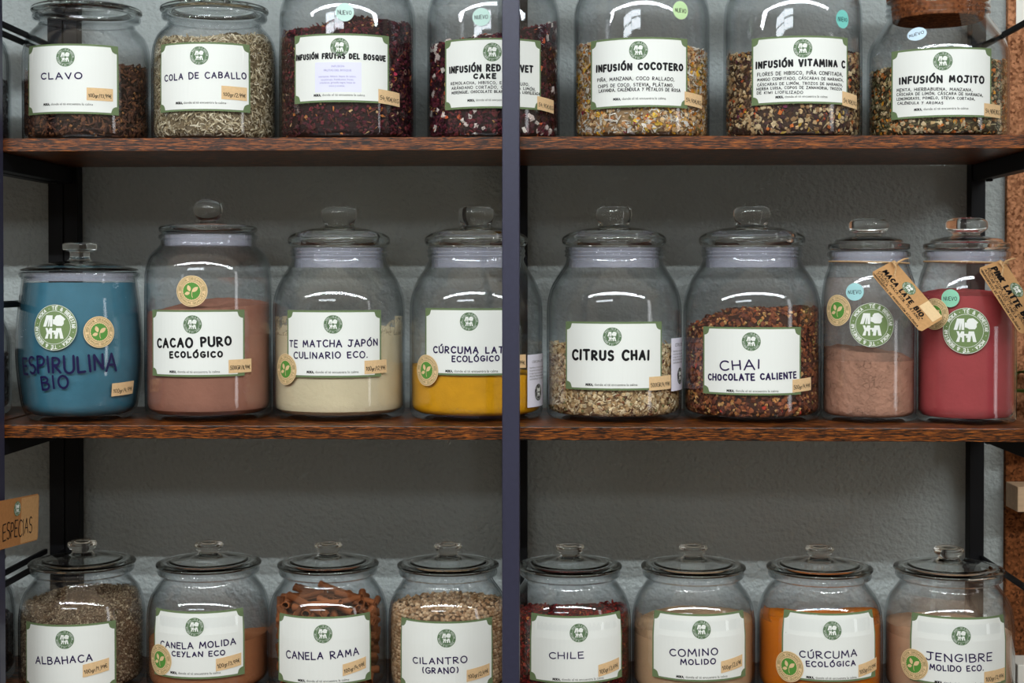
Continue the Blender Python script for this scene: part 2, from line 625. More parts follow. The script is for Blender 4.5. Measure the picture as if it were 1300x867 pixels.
def printed(s):
    """flat printed text from the built-in typeface: 2D verts (x from 0, cap height about 1), faces"""
    if s in _font_cache:
        return _font_cache[s]
    cu = bpy.data.curves.new('t', 'FONT')
    cu.body = s
    cu.size = 1.38
    cu.resolution_u = 2
    o = bpy.data.objects.new('t', cu)
    COL.objects.link(o)
    dg = bpy.context.evaluated_depsgraph_get()
    ev = o.evaluated_get(dg)
    me = ev.to_mesh()
    vv = [(v.co.x, v.co.y) for v in me.vertices]
    ff = [tuple(p.vertices) for p in me.polygons]
    ev.to_mesh_clear()
    bpy.data.objects.remove(o, do_unlink=True)
    bpy.data.curves.remove(cu)
    x0 = min(v[0] for v in vv)
    x1 = max(v[0] for v in vv)
    vv = [(v[0] - x0, v[1]) for v in vv]
    _font_cache[s] = (vv, ff, x1 - x0)
    return _font_cache[s]


# ------------------------------------------------------------------ surfaces things are stuck on
class Plane:
    """origin, u axis, v axis, normal (towards viewer)"""
    def __init__(s, o, u, v):
        s.o, s.u, s.v = Vector(o), Vector(u).normalized(), Vector(v).normalized()
        s.n = s.u.cross(s.v)

    def at(s, u, v, off):
        return s.o + s.u * u + s.v * v + s.n * off


class Round:
    """surface of revolution in a jar's own coordinates; u = arc length, v = height"""
    def __init__(s, X, Y, Z, prof):
        s.X, s.Y, s.Z = X, Y, Z
        p = sorted(prof, key=lambda q: q[1])
        s.zs = np.array([q[1] for q in p])
        s.rs = np.array([q[0] for q in p])
        s.R = max(s.rs)

    def r(s, z):
        return float(np.interp(z, s.zs, s.rs))

    def at(s, u, v, off):
        a = u / s.R
        r = s.r(v) + off
        return Vector((r * math.sin(a), -r * math.cos(a), v))

    def hit(s, px, py):
        d = ray(px, py)
        r = s.R
        z = 0.1
        for _ in range(14):
            ox, oy = CAM.x - s.X, CAM.y - s.Y
            A = d.x ** 2 + d.y ** 2
            B = 2 * (ox * d.x + oy * d.y)
            Cc = ox ** 2 + oy ** 2 - r * r
            D = B * B - 4 * A * Cc
            if D < 0:
                t = -B / (2 * A)
            else:
                t = (-B - math.sqrt(D)) / (2 * A)
            x, y, zz = ox + t * d.x, oy + t * d.y, CAM.z + t * d.z - s.Z
            r2 = s.r(zz)
            r = 0.5 * r + 0.5 * r2
        return s.R * math.atan2(x, -y), zz


def stick(name, V, Fc, surf, off, mat, parent, z3=None):
    vv = [surf.at(p[0], p[1], off) for p in V]
    return link(name, vv, Fc, mat, parent)


def sheet(name, surf, u0, u1, v0, v1, off, mat, parent, notch=0.0, cols=22, skew=0.0, thick=0.00025):
    """paper rectangle with optional scooped corners, bent over the surface, with a real thickness"""
    us = [u0 + (u1 - u0) * i / cols for i in range(cols + 1)]
    if notch:
        us = sorted(set(us + [u0 + notch * k / 5 for k in range(6)] + [u1 - notch * k / 5 for k in range(6)]))
    V, Fc = [], []
    rows = 3

    def lim(u):
        d = 0.0
        if notch:
            e = min(u - u0, u1 - u)
            if e < notch - 1e-9:
                d = math.sqrt(max(0, notch ** 2 - e ** 2))
        return d
    for u in us:
        d = lim(u)
        for k in range(rows + 1):
            V.append((u, v0 + d + (v1 - v0 - 2 * d) * k / rows + skew * (u - u0)))
    n = rows + 1
    for i in range(len(us) - 1):
        for k in range(rows):
            Fc.append((i * n + k, (i + 1) * n + k, (i + 1) * n + k + 1, i * n + k + 1))
    m = len(V)
    vv = [surf.at(p[0], p[1], off) for p in V] + [surf.at(p[0], p[1], off - thick) for p in V]
    ff = list(Fc) + [tuple(m + i for i in reversed(q)) for q in Fc]
    ring = [i * n for i in range(len(us))] + [(len(us) - 1) * n + k for k in range(1, n)] + \
           [i * n + rows for i in range(len(us) - 2, -1, -1)] + [k for k in range(rows - 1, 0, -1)]
    for a, b in zip(ring, ring[1:] + ring[:1]):
        ff.append((b, a, m + a, m + b))
    return link(name, vv, ff, mat, parent)


def disc(name, surf, u, v, ru, rv, off, mat, parent, r0=0.0, n=48, rings=4, a0=0.0, thick=0.0, wob=0.0):
    V, Fc = [], []
    for j in range(rings + 1):
        q = r0 + (1 - r0) * j / rings
        for k in range(n):
            t = 2 * math.pi * k / n + a0
            w = 1 + (wob * math.cos(24 * t) if j == rings else 0)
            V.append((u + ru * q * w * math.cos(t), v + rv * q * w * math.sin(t)))
    for j in range(rings):
        for k in range(n):
            k2 = (k + 1) % n
            if j == 0 and r0 == 0:
                Fc.append((j * n, (j + 1) * n + k, (j + 1) * n + k2))
            else:
                Fc.append((j * n + k, (j + 1) * n + k, (j + 1) * n + k2, j * n + k2))
    vv = [surf.at(p[0], p[1], off) for p in V]
    if thick:
        m = len(vv)
        o0 = rings * n
        vv += [surf.at(p[0], p[1], off - thick) for p in V[o0:]]
        for k in range(n):
            k2 = (k + 1) % n
            Fc.append((o0 + k2, o0 + k, m + k, m + k2))
    return link(name, vv, Fc, mat, parent)


def lettering(name, s, surf, u0, v0, u1, v1, cap, pen, off, mat, parent, gap=None, jitter=.05, seed=0):
    gap = gap or .13 + 1.05 * pen / cap
    st, w = text_strokes(s, gap, jitter, random.Random(seed + len(s) * 7))
    L = math.hypot(u1 - u0, v1 - v0)
    dx, dy = (u1 - u0) / L, (v1 - v0) / L
    kx = L / w
    pol = [[(u0 + dx * x * kx - dy * y * cap, v0 + dy * x * kx + dx * y * cap) for x, y in pl] for pl in st]
    V, Fc = ribbon(pol, pen / 2, 0.004)
    return stick(name, V, Fc, surf, off, mat, parent)


def print_line(surf, s, u0, u1, v, off, bold=0.0):
    vv, ff, w = printed(s)
    k = (u1 - u0) / w
    V = [(u0 + x * k, v + y * k) for x, y in vv]
    return V, ff


def ring_text(s, u, v, r, a_start, a_end, cap, inward=False, gap=.3):
    """text strokes on a circle; angles in degrees, clockwise from the top when not inward"""
    st, w = text_strokes(s, gap, 0.0)
    out = []
    for pl in st:
        q = []
        for x, y in pl:
            t = a_start + (a_end - a_start) * x / w
            t = math.radians(t)
            rr = r + (y - .5) * cap * (-1 if inward else 1)
            q.append((u + rr * math.sin(t), v + rr * math.cos(t)))
        out.append(q)
    return out


MARK = [  # the four white letter blocks of the emblem, unit circle radius 1
    [(-.52, .04), (-.38, .53), (-.08, .53), (-.08, .04), (-.19, .04), (-.20, .34), (-.235, .04), (-.295, .04), (-.27, .36), (-.37, .04)],
    [(-.06, .16), (-.06, .36), (.02, .36), (.02, .44), (.10, .53), (.28, .55), (.40, .46), (.50, .36), (.43, .30), (.43, .16), (.36, .07), (.12, .07), (.05, .12)],
    [(-.40, -.02), (-.30, -.02), (-.26, -.14), (-.20, -.02), (-.08, -.02), (-.08, -.48), (-.17, -.48), (-.17, -.30), (-.24, -.26), (-.28, -.48), (-.42, -.48), (-.33, -.24)],
    [(.10, -.02), (.32, -.02), (.43, -.48), (.28, -.48), (.235, -.22), (.205, -.22), (.165, -.48), (.03, -.48)],
    [(-.085, -.13), (.08, -.13), (.065, -.30), (-.005, -.30), (-.005, -.21), (-.085, -.21)],
]


def poly_fill(V, Fc, pts):
    """triangulate a simple polygon"""
    from mathutils.geometry import tessellate_polygon
    tri = tessellate_polygon([[Vector((p[0], p[1], 0)) for p in pts]])
    for t in tri:
        a, b, c = (pts[i] for i in t)
        if (b[0] - a[0]) * (c[1] - a[1]) - (b[1] - a[1]) * (c[0] - a[0]) < 0:
            t = (t[0], t[2], t[1])
        tris = [[pts[i] for i in t]]
        while tris:
            a, b, c = tris.pop()
            e = [math.hypot(a[0] - b[0], a[1] - b[1]), math.hypot(b[0] - c[0], b[1] - c[1]), math.hypot(c[0] - a[0], c[1] - a[1])]
            if max(e) > .0035:
                k = e.index(max(e))
                a, b, c = ((a, b, c), (b, c, a), (c, a, b))[k]
                m = ((a[0] + b[0]) / 2, (a[1] + b[1]) / 2)
                tris += [[a, m, c], [m, b, c]]
            else:
                q = len(V)
                V += [a, b, c]
                Fc.append((q, q + 1, q + 2))


def emblem(surf, u, v, r, off, parent, disc_mat, names=('emblem', 'emblem_mark'), big=False, ru=None):
    k = (ru or r) / r
    if names[0]:
        disc(names[0], surf, u, v, r * k, r, off, disc_mat, parent)
    V, Fc = [], []
    for p in MARK:
        poly_fill(V, Fc, [(u + x * r * k, v + y * r) for x, y in p])
    pol = []
    n = 48
    pol.append([(u + .72 * r * k * math.cos(2 * math.pi * i / n), v + .72 * r * math.sin(2 * math.pi * i / n)) for i in range(n + 1)])
    v2, f2 = ribbon(pol, r * (.009 if big else .010), r, 4)
    V2, F2 = list(v2), list(f2)
    if big:
        pol = [[(u + .985 * r * k * math.cos(2 * math.pi * i / n), v + .985 * r * math.sin(2 * math.pi * i / n)) for i in range(n + 1)]]
        v3, f3 = ribbon(pol, r * .008, r, 4)
        F2 += [tuple(len(V2) + i for i in q) for q in f3]
        V2 += v3
    pol = []
    for (s, a, b) in (('MOKA', -62, -30), ('TÉ', -8, 8), ('&', 19, 26), ('BIENESTAR', 36, 92), ('MOKA', 120, 152), ('TÉ', 171, 188), ('&', 199, 206), ('BIENESTAR', 216, 272)):
        pol += [[(u + (x - u) * k, y) for x, y in pl] for pl in ring_text(s, u, v, r * .85, a, b, r * .14)]
    for a in (-78, -19, 104, 162):
        t = math.radians(a)
        pol.append([(u + .85 * r * k * math.sin(t), v + .85 * r * math.cos(t)), (u + .85 * r * k * math.sin(t) + r * .01, v + .85 * r * math.cos(t))])
    v4, f4 = ribbon(pol, r * (.016 if big else .009), r, 5)
    F2 += [tuple(len(V2) + i for i in q) for q in f4]
    V2 += v4
    Fc += [tuple(len(V) + i for i in q) for q in F2]
    V += V2
    stick(names[1], V, Fc, surf, off + .00015, M['white_print'], parent)


def leaf_pts(u, v, L, w, ang):
    out = []
    n = 10
    ca, sa = math.cos(math.radians(ang)), math.sin(math.radians(ang))
    for i in range(n + 1):
        t = i / n
        out.append((t * L, w * math.sin(math.pi * t) ** .8))
    for i in range(n - 1, 0, -1):
        t = i / n
        out.append((t * L, -w * math.sin(math.pi * t) ** .8))
    return [(u + x * ca - y * sa, v + x * sa + y * ca) for x, y in out]


def leaf_sticker(jar, u, v, r, off=.0010):
    s = jar['surf']
    p = disc('organic_sticker', s, u, v, r, r, off, M['leaf_tan'], jar['root'], thick=.00025, wob=0.0)
    p['label'] = 'round tan sticker with three leaves on a green disc'
    disc('sticker_center', s, u, v, r * .55, r * .55, off + .00015, M['leaf_green'], p, wob=.03, n=96)
    V, Fc = [], []
    for (du, dv, L, w, ang) in ((.02, -.05, .50, .13, 38), (-.10, -.02, .42, .12, 108), (-.10, -.10, .36, .11, 195)):
        poly_fill(V, Fc, leaf_pts(u + du * r, v + dv * r, L * r, w * r, ang))
    v2, f2 = ribbon([[(u + .02 * r, v - .05 * r), (u + .02 * r, v - .3 * r), (u + .06 * r, v - .4 * r)]], r * .02, r, 5)
    Fc += [tuple(len(V) + i for i in q) for q in f2]
    V += v2
    stick('sticker_leaves', V, Fc, s, off + .0003, M['leaf_tan'], p)
    pol = []
    n = 48
    for q in (.92, .64):
        pol.append([(u + q * r * math.cos(2 * math.pi * i / n), v + q * r * math.sin(2 * math.pi * i / n)) for i in range(n + 1)])
    pol += ring_text('100% ORGANIC', u, v, r * .78, -62, 62, r * .13)
    pol += ring_text('PREMIUM QUALITY', u, v, r * .78, 258, 102, r * .13, inward=True)
    V, Fc = ribbon(pol, r * .014, r, 4)
    for s0 in (-78, 78):
        V2, F2 = ribbon([[(u + q * r * math.sin(math.radians(a)), v + q * r * math.cos(math.radians(a))) for a in (s0 - 11, s0, s0 + 11)] for q in (.72, .78, .84)], r * .016, r, 4)
        Fc += [tuple(len(V) + i for i in q) for q in F2]
        V += V2
    stick('sticker_print', V, Fc, s, off + .00015, M['olive_print'], p)


def moka_sticker(jar, px, py, r_px):
    s = jar['surf']
    u, v = s.hit(px, py)
    r = r_px * jar['k']
    p = disc('logo_sticker', s, u, v, r, r, .0006, M['sticker_green'], jar['root'], thick=.0003)
    p['label'] = 'round green sticker with white block letters'
    emblem(s, u, v, r, .0006, p, None, names=(None, 'sticker_mark'), big=True)


def nuevo_sticker(jar, px, py, rx, ry, mat, tilt=0.0):
    s = jar['surf']
    u, v = s.hit(px, py)
    u1, _ = s.hit(px + rx, py)
    u0, _ = s.hit(px - rx, py)
    _, v1 = s.hit(px, py - ry)
    _, v0 = s.hit(px, py + ry)
    ru, rv = (u1 - u0) / 2, (v1 - v0) / 2
    p = disc('new_sticker', s, u, v, ru, rv, .0006, M[mat], jar['root'], thick=.0003)
    p['label'] = 'small round pastel sticker reading NUEVO'
    lettering('sticker_lettering', 'NUEVO', s, u - ru * .72, v - rv * .24 - tilt * ru, u + ru * .72, v - rv * .24 + tilt * ru, rv * .42, .0007, .0008, M['ink_black'], p, jitter=.08, seed=int(px))


# ------------------------------------------------------------------ room shell
WALL_Y = 0.327
Z1 = P(640, 173.5, 0).z
Z2 = P(640, 541.8, 0).z
Z3 = Z2 - (Z1 - Z2)
BT = 0.0185        # board thickness
BD = 0.29          # board depth


def structure(name, v, f, mat):
    o = link(name, v, f, mat)
    o['kind'] = 'structure'
    return o


structure('wall_back', *box_mesh(-3.2, 3.2, WALL_Y, WALL_Y + .12, 0, 2.75), M['wall'])
structure('floor', *box_mesh(-3.2, 3.2, -4.2, WALL_Y + .12, -.05, 0), M['floor'])


# ------------------------------------------------------------------ shelving units
def px_x(px, Y, py=352):
    return P(px, py, Y).x


XC0, XC1 = px_x(637.3, -.024), px_x(659.5, -.024)
PW = XC1 - XC0
XL = px_x(5.5, 0) - PW
XR0 = px_x(1315, -.024)
BZ = Z3 - .06     # posts run down to the floor

unit = empty('shelving_unit', (0, 0.15, 0))
tag(unit, 'black metal shelving unit with dark wood boards carrying the labelled glass jars', 'shelves')
UO = Vector((0, .15, 0))


def ubox(name, x0, x1, y0, y1, z0, z1, mat, bev=.0012, root=None):
    root = root or unit
    o = root.location
    v, f = box_mesh(x0 - o.x, x1 - o.x, y0 - o.y, y1 - o.y, z0 - o.z, z1 - o.z, bev)
    return link(name, v, f, mat, root)


ZTOP = Z1 + .62
for z in (2 * Z1 - Z2, Z1, Z2, Z3, Z3 - .40):
    b = ubox('shelf_board', XL + .002, XR0 + PW - .002, 0, BD, z - BT, z, M['wood'], .0008)
for x0 in (XL, XC0, XR0):
    ubox('front_post', x0, x0 + PW, -.024, -.0004, 0, ZTOP, M['metal'], .0022)
RX = [(px_x(81, BD), px_x(105.5, BD + .025)), (px_x(647, BD), px_x(669.5, BD)), (px_x(1226.5, BD + .025), px_x(1251, BD))]
for a, b in RX:
    ubox('rear_post', a, b, BD + .0005, BD + .025, 0, ZTOP, M['metal_dark'], .0015)
for z in (Z1, Z2, Z3):
    for x0, x1 in ((XL + .001, XL + .021), (XR0 + .003, XR0 + PW - .001)):
        ubox('side_bracket', x0, x1, .002, BD + .01, z - BT - .026, z - BT - .0005, M['metal_dark'])
        br = ubox('bracket_bolt', (x0 + x1) / 2 - .004, (x0 + x1) / 2 + .004, BD - .06, BD - .048, z - BT - .030, z - BT - .026, M['metal_dark'], .001)
        xr = x0 + .001 if x0 < 0 else x1 - .0065
        ubox('guard_rail', xr, xr + .006, -.002, BD + .004, z + .165, z + .1735, M['metal_dark'])

side = empty('shelving_unit', (XL - .5, .15, 0))
tag(side, 'neighbouring shelving unit whose rear post and rails show at the left edge', 'shelves')
NX1 = XL - .004
NX0 = XL - 1.0
for z in (2 * Z1 - Z2, Z1, Z2, Z3, Z3 - .40):
    ubox('shelf_board', NX0 + .002, NX1 - .002, 0, BD, z - BT, z, M['wood'], .0008, side)
for x0 in (NX0, NX1 - PW):
    ubox('front_post', x0, x0 + PW, -.024, -.0004, 0, ZTOP, M['metal'], .0022, side)
for a, b in ((px_x(61, BD), px_x(80, BD)), (NX0, NX0 + PW)):
    ubox('rear_post', a, b, BD + .0005, BD + .025, 0, ZTOP, M['metal_dark'], .0015, side)
for z in (Z1, Z2, Z3):
    x0, x1 = NX1 - .021, NX1 - .001
    ubox('side_bracket', x0, x1, .002, BD + .01, z - BT - .026, z - BT - .0005, M['metal_dark'], root=side)
    ubox('guard_rail', x1 - .024, x1 - .018, -.002, BD + .004, z + .165, z + .1735, M['metal_dark'], root=side)


# ------------------------------------------------------------------ jar shapes
def real(cx, Y, ztop, pts):
    """pixel silhouette (half width, y [, corner px]) of one jar -> real (radius, height [, corner]) above its board"""
    p0 = P(cx, 352, Y)
    k = axial(p0) / F
    out = []
    for q in pts:
        r = q[0] * k
        z = 0.0 if q[1] == 'base' else P(cx, q[1], Y).z - ztop
        out.append((r, z, (q[2] if len(q) > 2 else 0) * k))
    return out, k


GAP = .0004
SHAPES = {}


def shape(key, cx, Y, ztop, body, lid, knob_from, gasket=None, wall=.0030):
    b, k = real(cx, Y, ztop, body)
    l = real(cx, Y, ztop, lid)[0] if lid else None
    g = real(cx, Y, ztop, gasket)[0] if gasket else None
    SHAPES[key] = dict(body=b, lid=l, gasket=g, split=knob_from, wall=wall, k=k, hw=max(q[0] for q in b))


shape('tall', 779.5, .150, Z2,
      [(68, 'base', 0), (85.5, 'base', 12), (85.5, 371, 26), (61.5, 334, 8), (60.5, 328, 2), (63.5, 325, 2), (61.5, 322, 1.5), (63.5, 319, 1.5), (61.5, 316.5, 1.5), (62, 314, 0)],
      [(0, 312.5), (62, 313, 1), (66.3, 309, 3), (66.3, 302, 4), (58, 296, 6), (36, 290.5, 4), (22, 288.6, 2), (19, 286.5, 2), (20, 283, 2), (23.3, 275, 4), (22.5, 266, 4), (16, 262.6, 2), (0, 262)],
      7, [(57, 340), (57, 330), (55.2, 329), (55.2, 327.6), (57.3, 327), (57.3, 325.4), (55.2, 324.8), (55.2, 323.2), (57.3, 322.6), (57.3, 321), (55.2, 320.4), (55.2, 318.6), (57.3, 318), (57.3, 315), (52, 315), (52, 340)])
shape('cacao', 264, .145, Z2,
      [(62, 'base', 0), (80.6, 'base', 16), (80.6, 330, 34), (60, 312, 5), (60, 306, 2), (63, 304, 1.5), (63, 300, 1.5), (60, 298, 0)],
      [(0, 297.3), (58, 297.5, 1), (62.6, 295, 3), (62.6, 289, 4), (52, 286.5, 4), (20, 283.8, 3), (12, 282.4, 1.5), (11, 281, 1), (16, 277, 4), (19, 268, 8), (16.5, 258, 6), (8, 254.2, 3), (0, 253.6)],
      6, [(55, 313), (55, 299), (50, 299), (50, 313)])
shape('barrel', 102, .104, Z2,
      [(52, 'base', 0), (64, 'base', 5), (73, 516, 10), (79.5, 470, 40), (80.5, 435, 40), (77.5, 392, 30), (72.5, 358, 6), (72.3, 354, 2), (75.8, 351, 2), (75.8, 347, 2), (72, 345.3, 0)],
      [(0, 344.6), (70, 344.8, 1), (74.3, 344, 1), (73.5, 342, 2), (48, 335.5, 8), (17, 331.5, 3), (12.5, 329, 3), (12.3, 320, 2), (21.6, 317.5, 2), (21.6, 309.5, 2), (14, 308.3, 1), (0, 308.2)],
      5, [(67, 357), (67, 346.5), (62, 346.5), (62, 357)])
shape('slim', 1102, .125, Z2,
      [(48, 'base', 0), (59.8, 'base', 8), (59.8, 364, 28), (49, 333, 6), (49, 329, 2), (52.8, 326, 2), (52.8, 321, 2), (49.5, 319, 0)],
      [(0, 318.2), (48, 318.4, 1), (51.6, 317, 2), (51.6, 310, 2), (44, 308.5, 1), (42, 304.5, 2), (30, 302, 3), (17, 300, 1), (15.5, 298, 2), (25.3, 292, 4), (25.3, 281, 6), (15, 277.2, 3), (0, 276.6)],
      7, [(46.5, 333), (46.5, 320), (42, 320), (42, 333)])
shape('low', 880, .140, Z3,
      [(62, 'base', 0), (78, 'base', 14), (78, 764, 30), (58.5, 738, 6), (58.5, 733, 2), (64, 730.5, 2), (64.5, 725.5, 2), (60, 723.2, 0)],
      [(0, 722.6), (60, 722.6, 1), (66.4, 721.4, 1.5), (66.4, 717.8, 2), (58, 715.6, 2), (51, 716.4, 2), (48, 714.2, 2), (28, 711.5, 3), (15, 709.5, 3), (12.6, 706, 2), (12.6, 704, 2), (18.4, 699, 3), (18.4, 693.5, 3), (13, 691.4, 2), (0, 691)],
      9)
shape('low_upper', 111.7, .140, Z1,
      [(62, 'base', 0), (78.6, 'base', 14), (78.6, 56, 30), (59, 35, 6), (59, 30, 2), (66, 27, 2), (66.5, 22, 2), (61, 19.5, 0)],
      [(0, 19), (61, 19, 1), (68, 17.6, 1.5), (68, 13, 2), (60, 10.6, 2), (52, 11.4, 2), (49, 9.2, 2), (28, 6.5, 3), (15, 4.5, 3), (12.6, 1, 2), (12.6, -1, 2), (18.4, -6, 3), (18.4, -11, 3), (13, -13.4, 2), (0, -14)],
      9)
shape('wide', 814, .148, Z1,
      [(66, 'base', 0), (86, 'base', 12), (86, 0, 30), (61, -16, 6), (61, -22, 2), (64, -25, 2), (64, -30, 2), (61, -32, 0)],
      [(0, -32.6), (60, -32.6, 1), (65, -34, 2), (65, -41, 3), (52, -45, 4), (20, -48, 3), (13, -49.5, 2), (12, -51, 1), (18, -56, 4), (21, -65, 8), (17, -75, 6), (8, -79, 3), (0, -79.6)],
      6, [(57, -16), (57, -31), (52, -31), (52, -16)])
shape('corked', 1189, .148, Z1,
      [(66, 'base', 0), (87, 'base', 12), (87, 62, 16), (62, 26, 8), (61.5, 22, 2), (64.5, 19, 2), (62, 15.5, 2), (64.5, 12.5, 2), (62, 9, 2), (64, 5, 2), (62.5, 2, 0)],
      None, 0)


def make_jar(key, cx, hw, Y, ztop, label, group=None):
    S = SHAPES[key]
    p = P(cx, 352, Y)
    k = axial(p) / F
    sc = hw * k / S['hw']
    body = [(q[0] * sc, q[1] * (1 if abs(sc - 1) < .06 else sc), q[2] * sc) for q in S['body']]
    zs = 1 if abs(sc - 1) < .06 else sc
    outer = fillet(body)
    w = S['wall']
    # inner skin: shifted in, thick floor
    inner_c = [(max(q[0] - w, .001), max(q[1], .0075), max(q[2] - w, 0.0)) for q in body[1:]]
    inner_c[0] = (inner_c[0][0], .0075, body[1][2])
    inner = fillet([(0, .0075, 0)] + inner_c)
    root = empty('glass_jar', (p.x, Y, ztop + GAP))
    tag(root, label, 'jar', group)
    prof = [(0, .0025)] + [(outer[0][0] * .9, .0022)] + outer + list(reversed(inner))
    v, f = lathe(prof, 80)
    link('jar_body', v, f, M['glass'], root, smooth=True)
    if S['lid']:
        lid = [(q[0] * sc, q[1] * zs, q[2] * sc) for q in S['lid']]
        i = S['split']
        top = lid[2:i + 1]
        R_ = max(q[0] for q in lid[:i + 1])
        tz = lambda r: float(np.interp(r, [q[0] for q in reversed(top)], [q[1] for q in reversed(top)]))
        z0_ = lid[0][1]
        under = [(0, max(z0_, tz(lid[i][0]) - .0045)), (R_ * .45, max(z0_ + .0002, tz(R_ * .45) - .0045), .004), (R_ * .74, max(z0_ + .0001, tz(R_ * .74) - .0042), .003), (R_ * .80, z0_)]
        lp = fillet(under + lid[1:i + 1] + [(0, lid[i][1])])
        v, f = lathe(lp, 72)
        lo = link('lid', v, f, M['lid_glass'], root, smooth=True)
        kp = fillet([(0, lid[i][1] + .00005), (lid[i][0], lid[i][1] + .00005, 0)] + lid[i + 1:])
        v, f = lathe(kp, 48)
        link('lid_knob', v, f, M['lid_glass'], lo, smooth=True)
        if S['gasket']:
            g = [(q[0] * sc, q[1] * zs) for q in S['gasket']]
            v, f = lathe(g, 72, closed=True)
            link('lid_gasket', v, f, M['gasket'], lo, smooth=False)
    surf = Round(p.x, Y, ztop + GAP, outer[1:])
    isurf = Round(p.x, Y, ztop + GAP, inner[1:])
    return dict(root=root, surf=surf, inner=isurf, k=k, cx=cx, hw=hw, Y=Y, z0=ztop + GAP, x=p.x)


def gasket_mat():
    m, nt, out = new_mat('silicone_gasket')
    tr = N(nt, 'ShaderNodeBsdfTransparent')
    b = N(nt, 'ShaderNodeBsdfPrincipled')
    b.inputs['Base Color'].default_value = C(196, 198, 212)
    b.inputs['Roughness'].default_value = .3
    mix = N(nt, 'ShaderNodeMixShader')
    mix.inputs[0].default_value = .34
    nt.links.new(tr.outputs[0], mix.inputs[1])
    nt.links.new(b.outputs[0], mix.inputs[2])
    nt.links.new(mix.outputs[0], out.inputs[0])
    return m


M['gasket'] = gasket_mat()


# ------------------------------------------------------------------ labels
def paper_label(jar, box_px, logo, lines, tagline=None, lr=11.8):
    """box_px: left, top, right, bottom; lines: (text, x0, x1, baseline y0, baseline y1, cap px, pen px, ink)"""
    s = jar['surf']
    l, t, r, b = box_px
    my = (t + b) / 2
    mx = (l + r) / 2
    u0, _ = s.hit(l, my)
    u1, _ = s.hit(r, my)
    _, v1 = s.hit(mx, t)
    _, v0 = s.hit(mx, b)
    k = jar['k'] * .955
    p = sheet('label', s, u0, u1, v0, v1, .0005, M['label_green'], jar['root'])
    p['label'] = 'cream paper label with green border'
    m = 2.5 * k
    sheet('label_face', s, u0 + m, u1 - m, v0 + m, v1 - m, .00072, M['label_paper'], p, notch=8.0 * k, thick=.0001)
    lu, lv = s.hit(*logo)
    emblem(s, lu, lv, lr * k, .0009, p, M['emblem_green'])
    jar['label'] = p
    jar['lab'] = (u0, u1, v0, v1)
    for i, ln in enumerate(lines):
        text, x0, x1, y0, y1, cap, pen, ink = ln
        a = s.hit(x0, y0)
        c = s.hit(x1, y1)
        lettering('title_lettering' if cap > 6 else 'small_lettering', text, s, a[0], a[1], c[0], c[1], (cap - pen * .8) * k, pen * (.88 if 'violet' in ink else 1) * k, .00105, M[ink], p, seed=i * 13 + int(x0))
    if tagline:
        x0, x1, y = tagline
        a = s.hit(x0, y)
        c = s.hit(x1, y)
        L = c[0] - a[0]
        lettering('tagline_lettering', 'MOKA,', s, a[0], a[1], a[0] + L * .145, a[1], 2.6 * k, .75 * k, .00105, M['ink_black'], p, jitter=0, gap=.3)
        V, Fc = print_line(s, 'donde el té encuentra la calma', a[0] + L * .175, c[0], a[1], 0)
        stick('tagline_lettering', V, Fc, s, .00105, M['ink_grey'], p)


def price(jar, l, t, r, b, text, skew=0.0, cap=5.0, ypos=.25):
    s = jar['surf']
    my = (t + b) / 2
    u0, _ = s.hit(l, my)
    u1, _ = s.hit(r, my)
    _, v1 = s.hit((l + r) / 2, t)
    _, v0 = s.hit((l + r) / 2, b)
    dv = skew * (u1 - u0)
    p = sheet('price_sticker', s, u0, u1, v0 - dv / 2, v1 - dv / 2, .00125, M['kraft_pale'], jar['root'], cols=6, skew=skew)
    p['label'] = 'small tan price sticker'
    k = jar['k']
    m = (u1 - u0) * .07
    h = v1 - v0
    lettering('price_lettering', text, s, u0 + m, v0 - dv / 2 + h * ypos, u1 - m, v0 + dv / 2 + h * ypos, cap * k, .62 * k, .00145, M['ink_black'], p, gap=.24, jitter=.07, seed=int(l))


# ------------------------------------------------------------------ contents
def fill_mesh(jar, level, seed=0, rough=.0, nth=96, floor=.0078, inset=.0009, lump=0.0, lumps=3.0, dome=0.0, nrow=22, nring=16):
    """solid filling that follows the inside of the jar; level(theta) gives its height at the glass, theta 0 = front"""
    rng = np.random.RandomState(seed)
    S = jar['inner']
    ph = rng.uniform(0, 6.28, (6, 3))

    def wob(x, y):
        r = 0
        for i in range(6):
            fx = (i + 1) * lumps * 7
            r += math.sin(fx * x * 2.1 + ph[i, 0]) * math.cos(fx * y * 1.7 + ph[i, 1]) / (i + 1)
        return r
    V, Fc, idx = [], [], []
    for k in range(nth):
        th = 2 * math.pi * k / nth
        zt = level(th)
        col = []
        sx, cy = math.sin(th), -math.cos(th)
        zt += rough * rng.uniform(-1, 1)
        for j in range(nrow + 1):
            z = floor + (zt - floor) * (j / nrow)
            r = max(S.r(z) - inset, .004)
            col.append(len(V))
            V.append((r * sx, r * cy, z))
        rt = max(S.r(zt) - inset, .004)
        for j in range(1, nring):
            q = 1 - j / nring
            x, y = rt * q * sx, rt * q * cy
            z = zt * q + (1 - q) * ZC(level) + dome * (1 - q * q) + lump * wob(x, y) * min(1, (1 - q) * 5) + rough * rng.uniform(-1, 1)
            col.append(len(V))
            V.append((x, y, z))
        idx.append(col)
    ctop = len(V)
    V.append((0, 0, ZC(level) + dome + lump * wob(0, 0)))
    cbot = len(V)
    V.append((0, 0, floor))
    for k in range(nth):
        a, b = idx[k], idx[(k + 1) % nth]
        for j in range(len(a) - 1):
            Fc.append((a[j], b[j], b[j + 1], a[j + 1]))
        Fc.append((a[-1], b[-1], ctop))
        Fc.append((b[0], a[0], cbot))
    return V, Fc


def ZC(level):
    return sum(level(2 * math.pi * i / 12) for i in range(12)) / 12


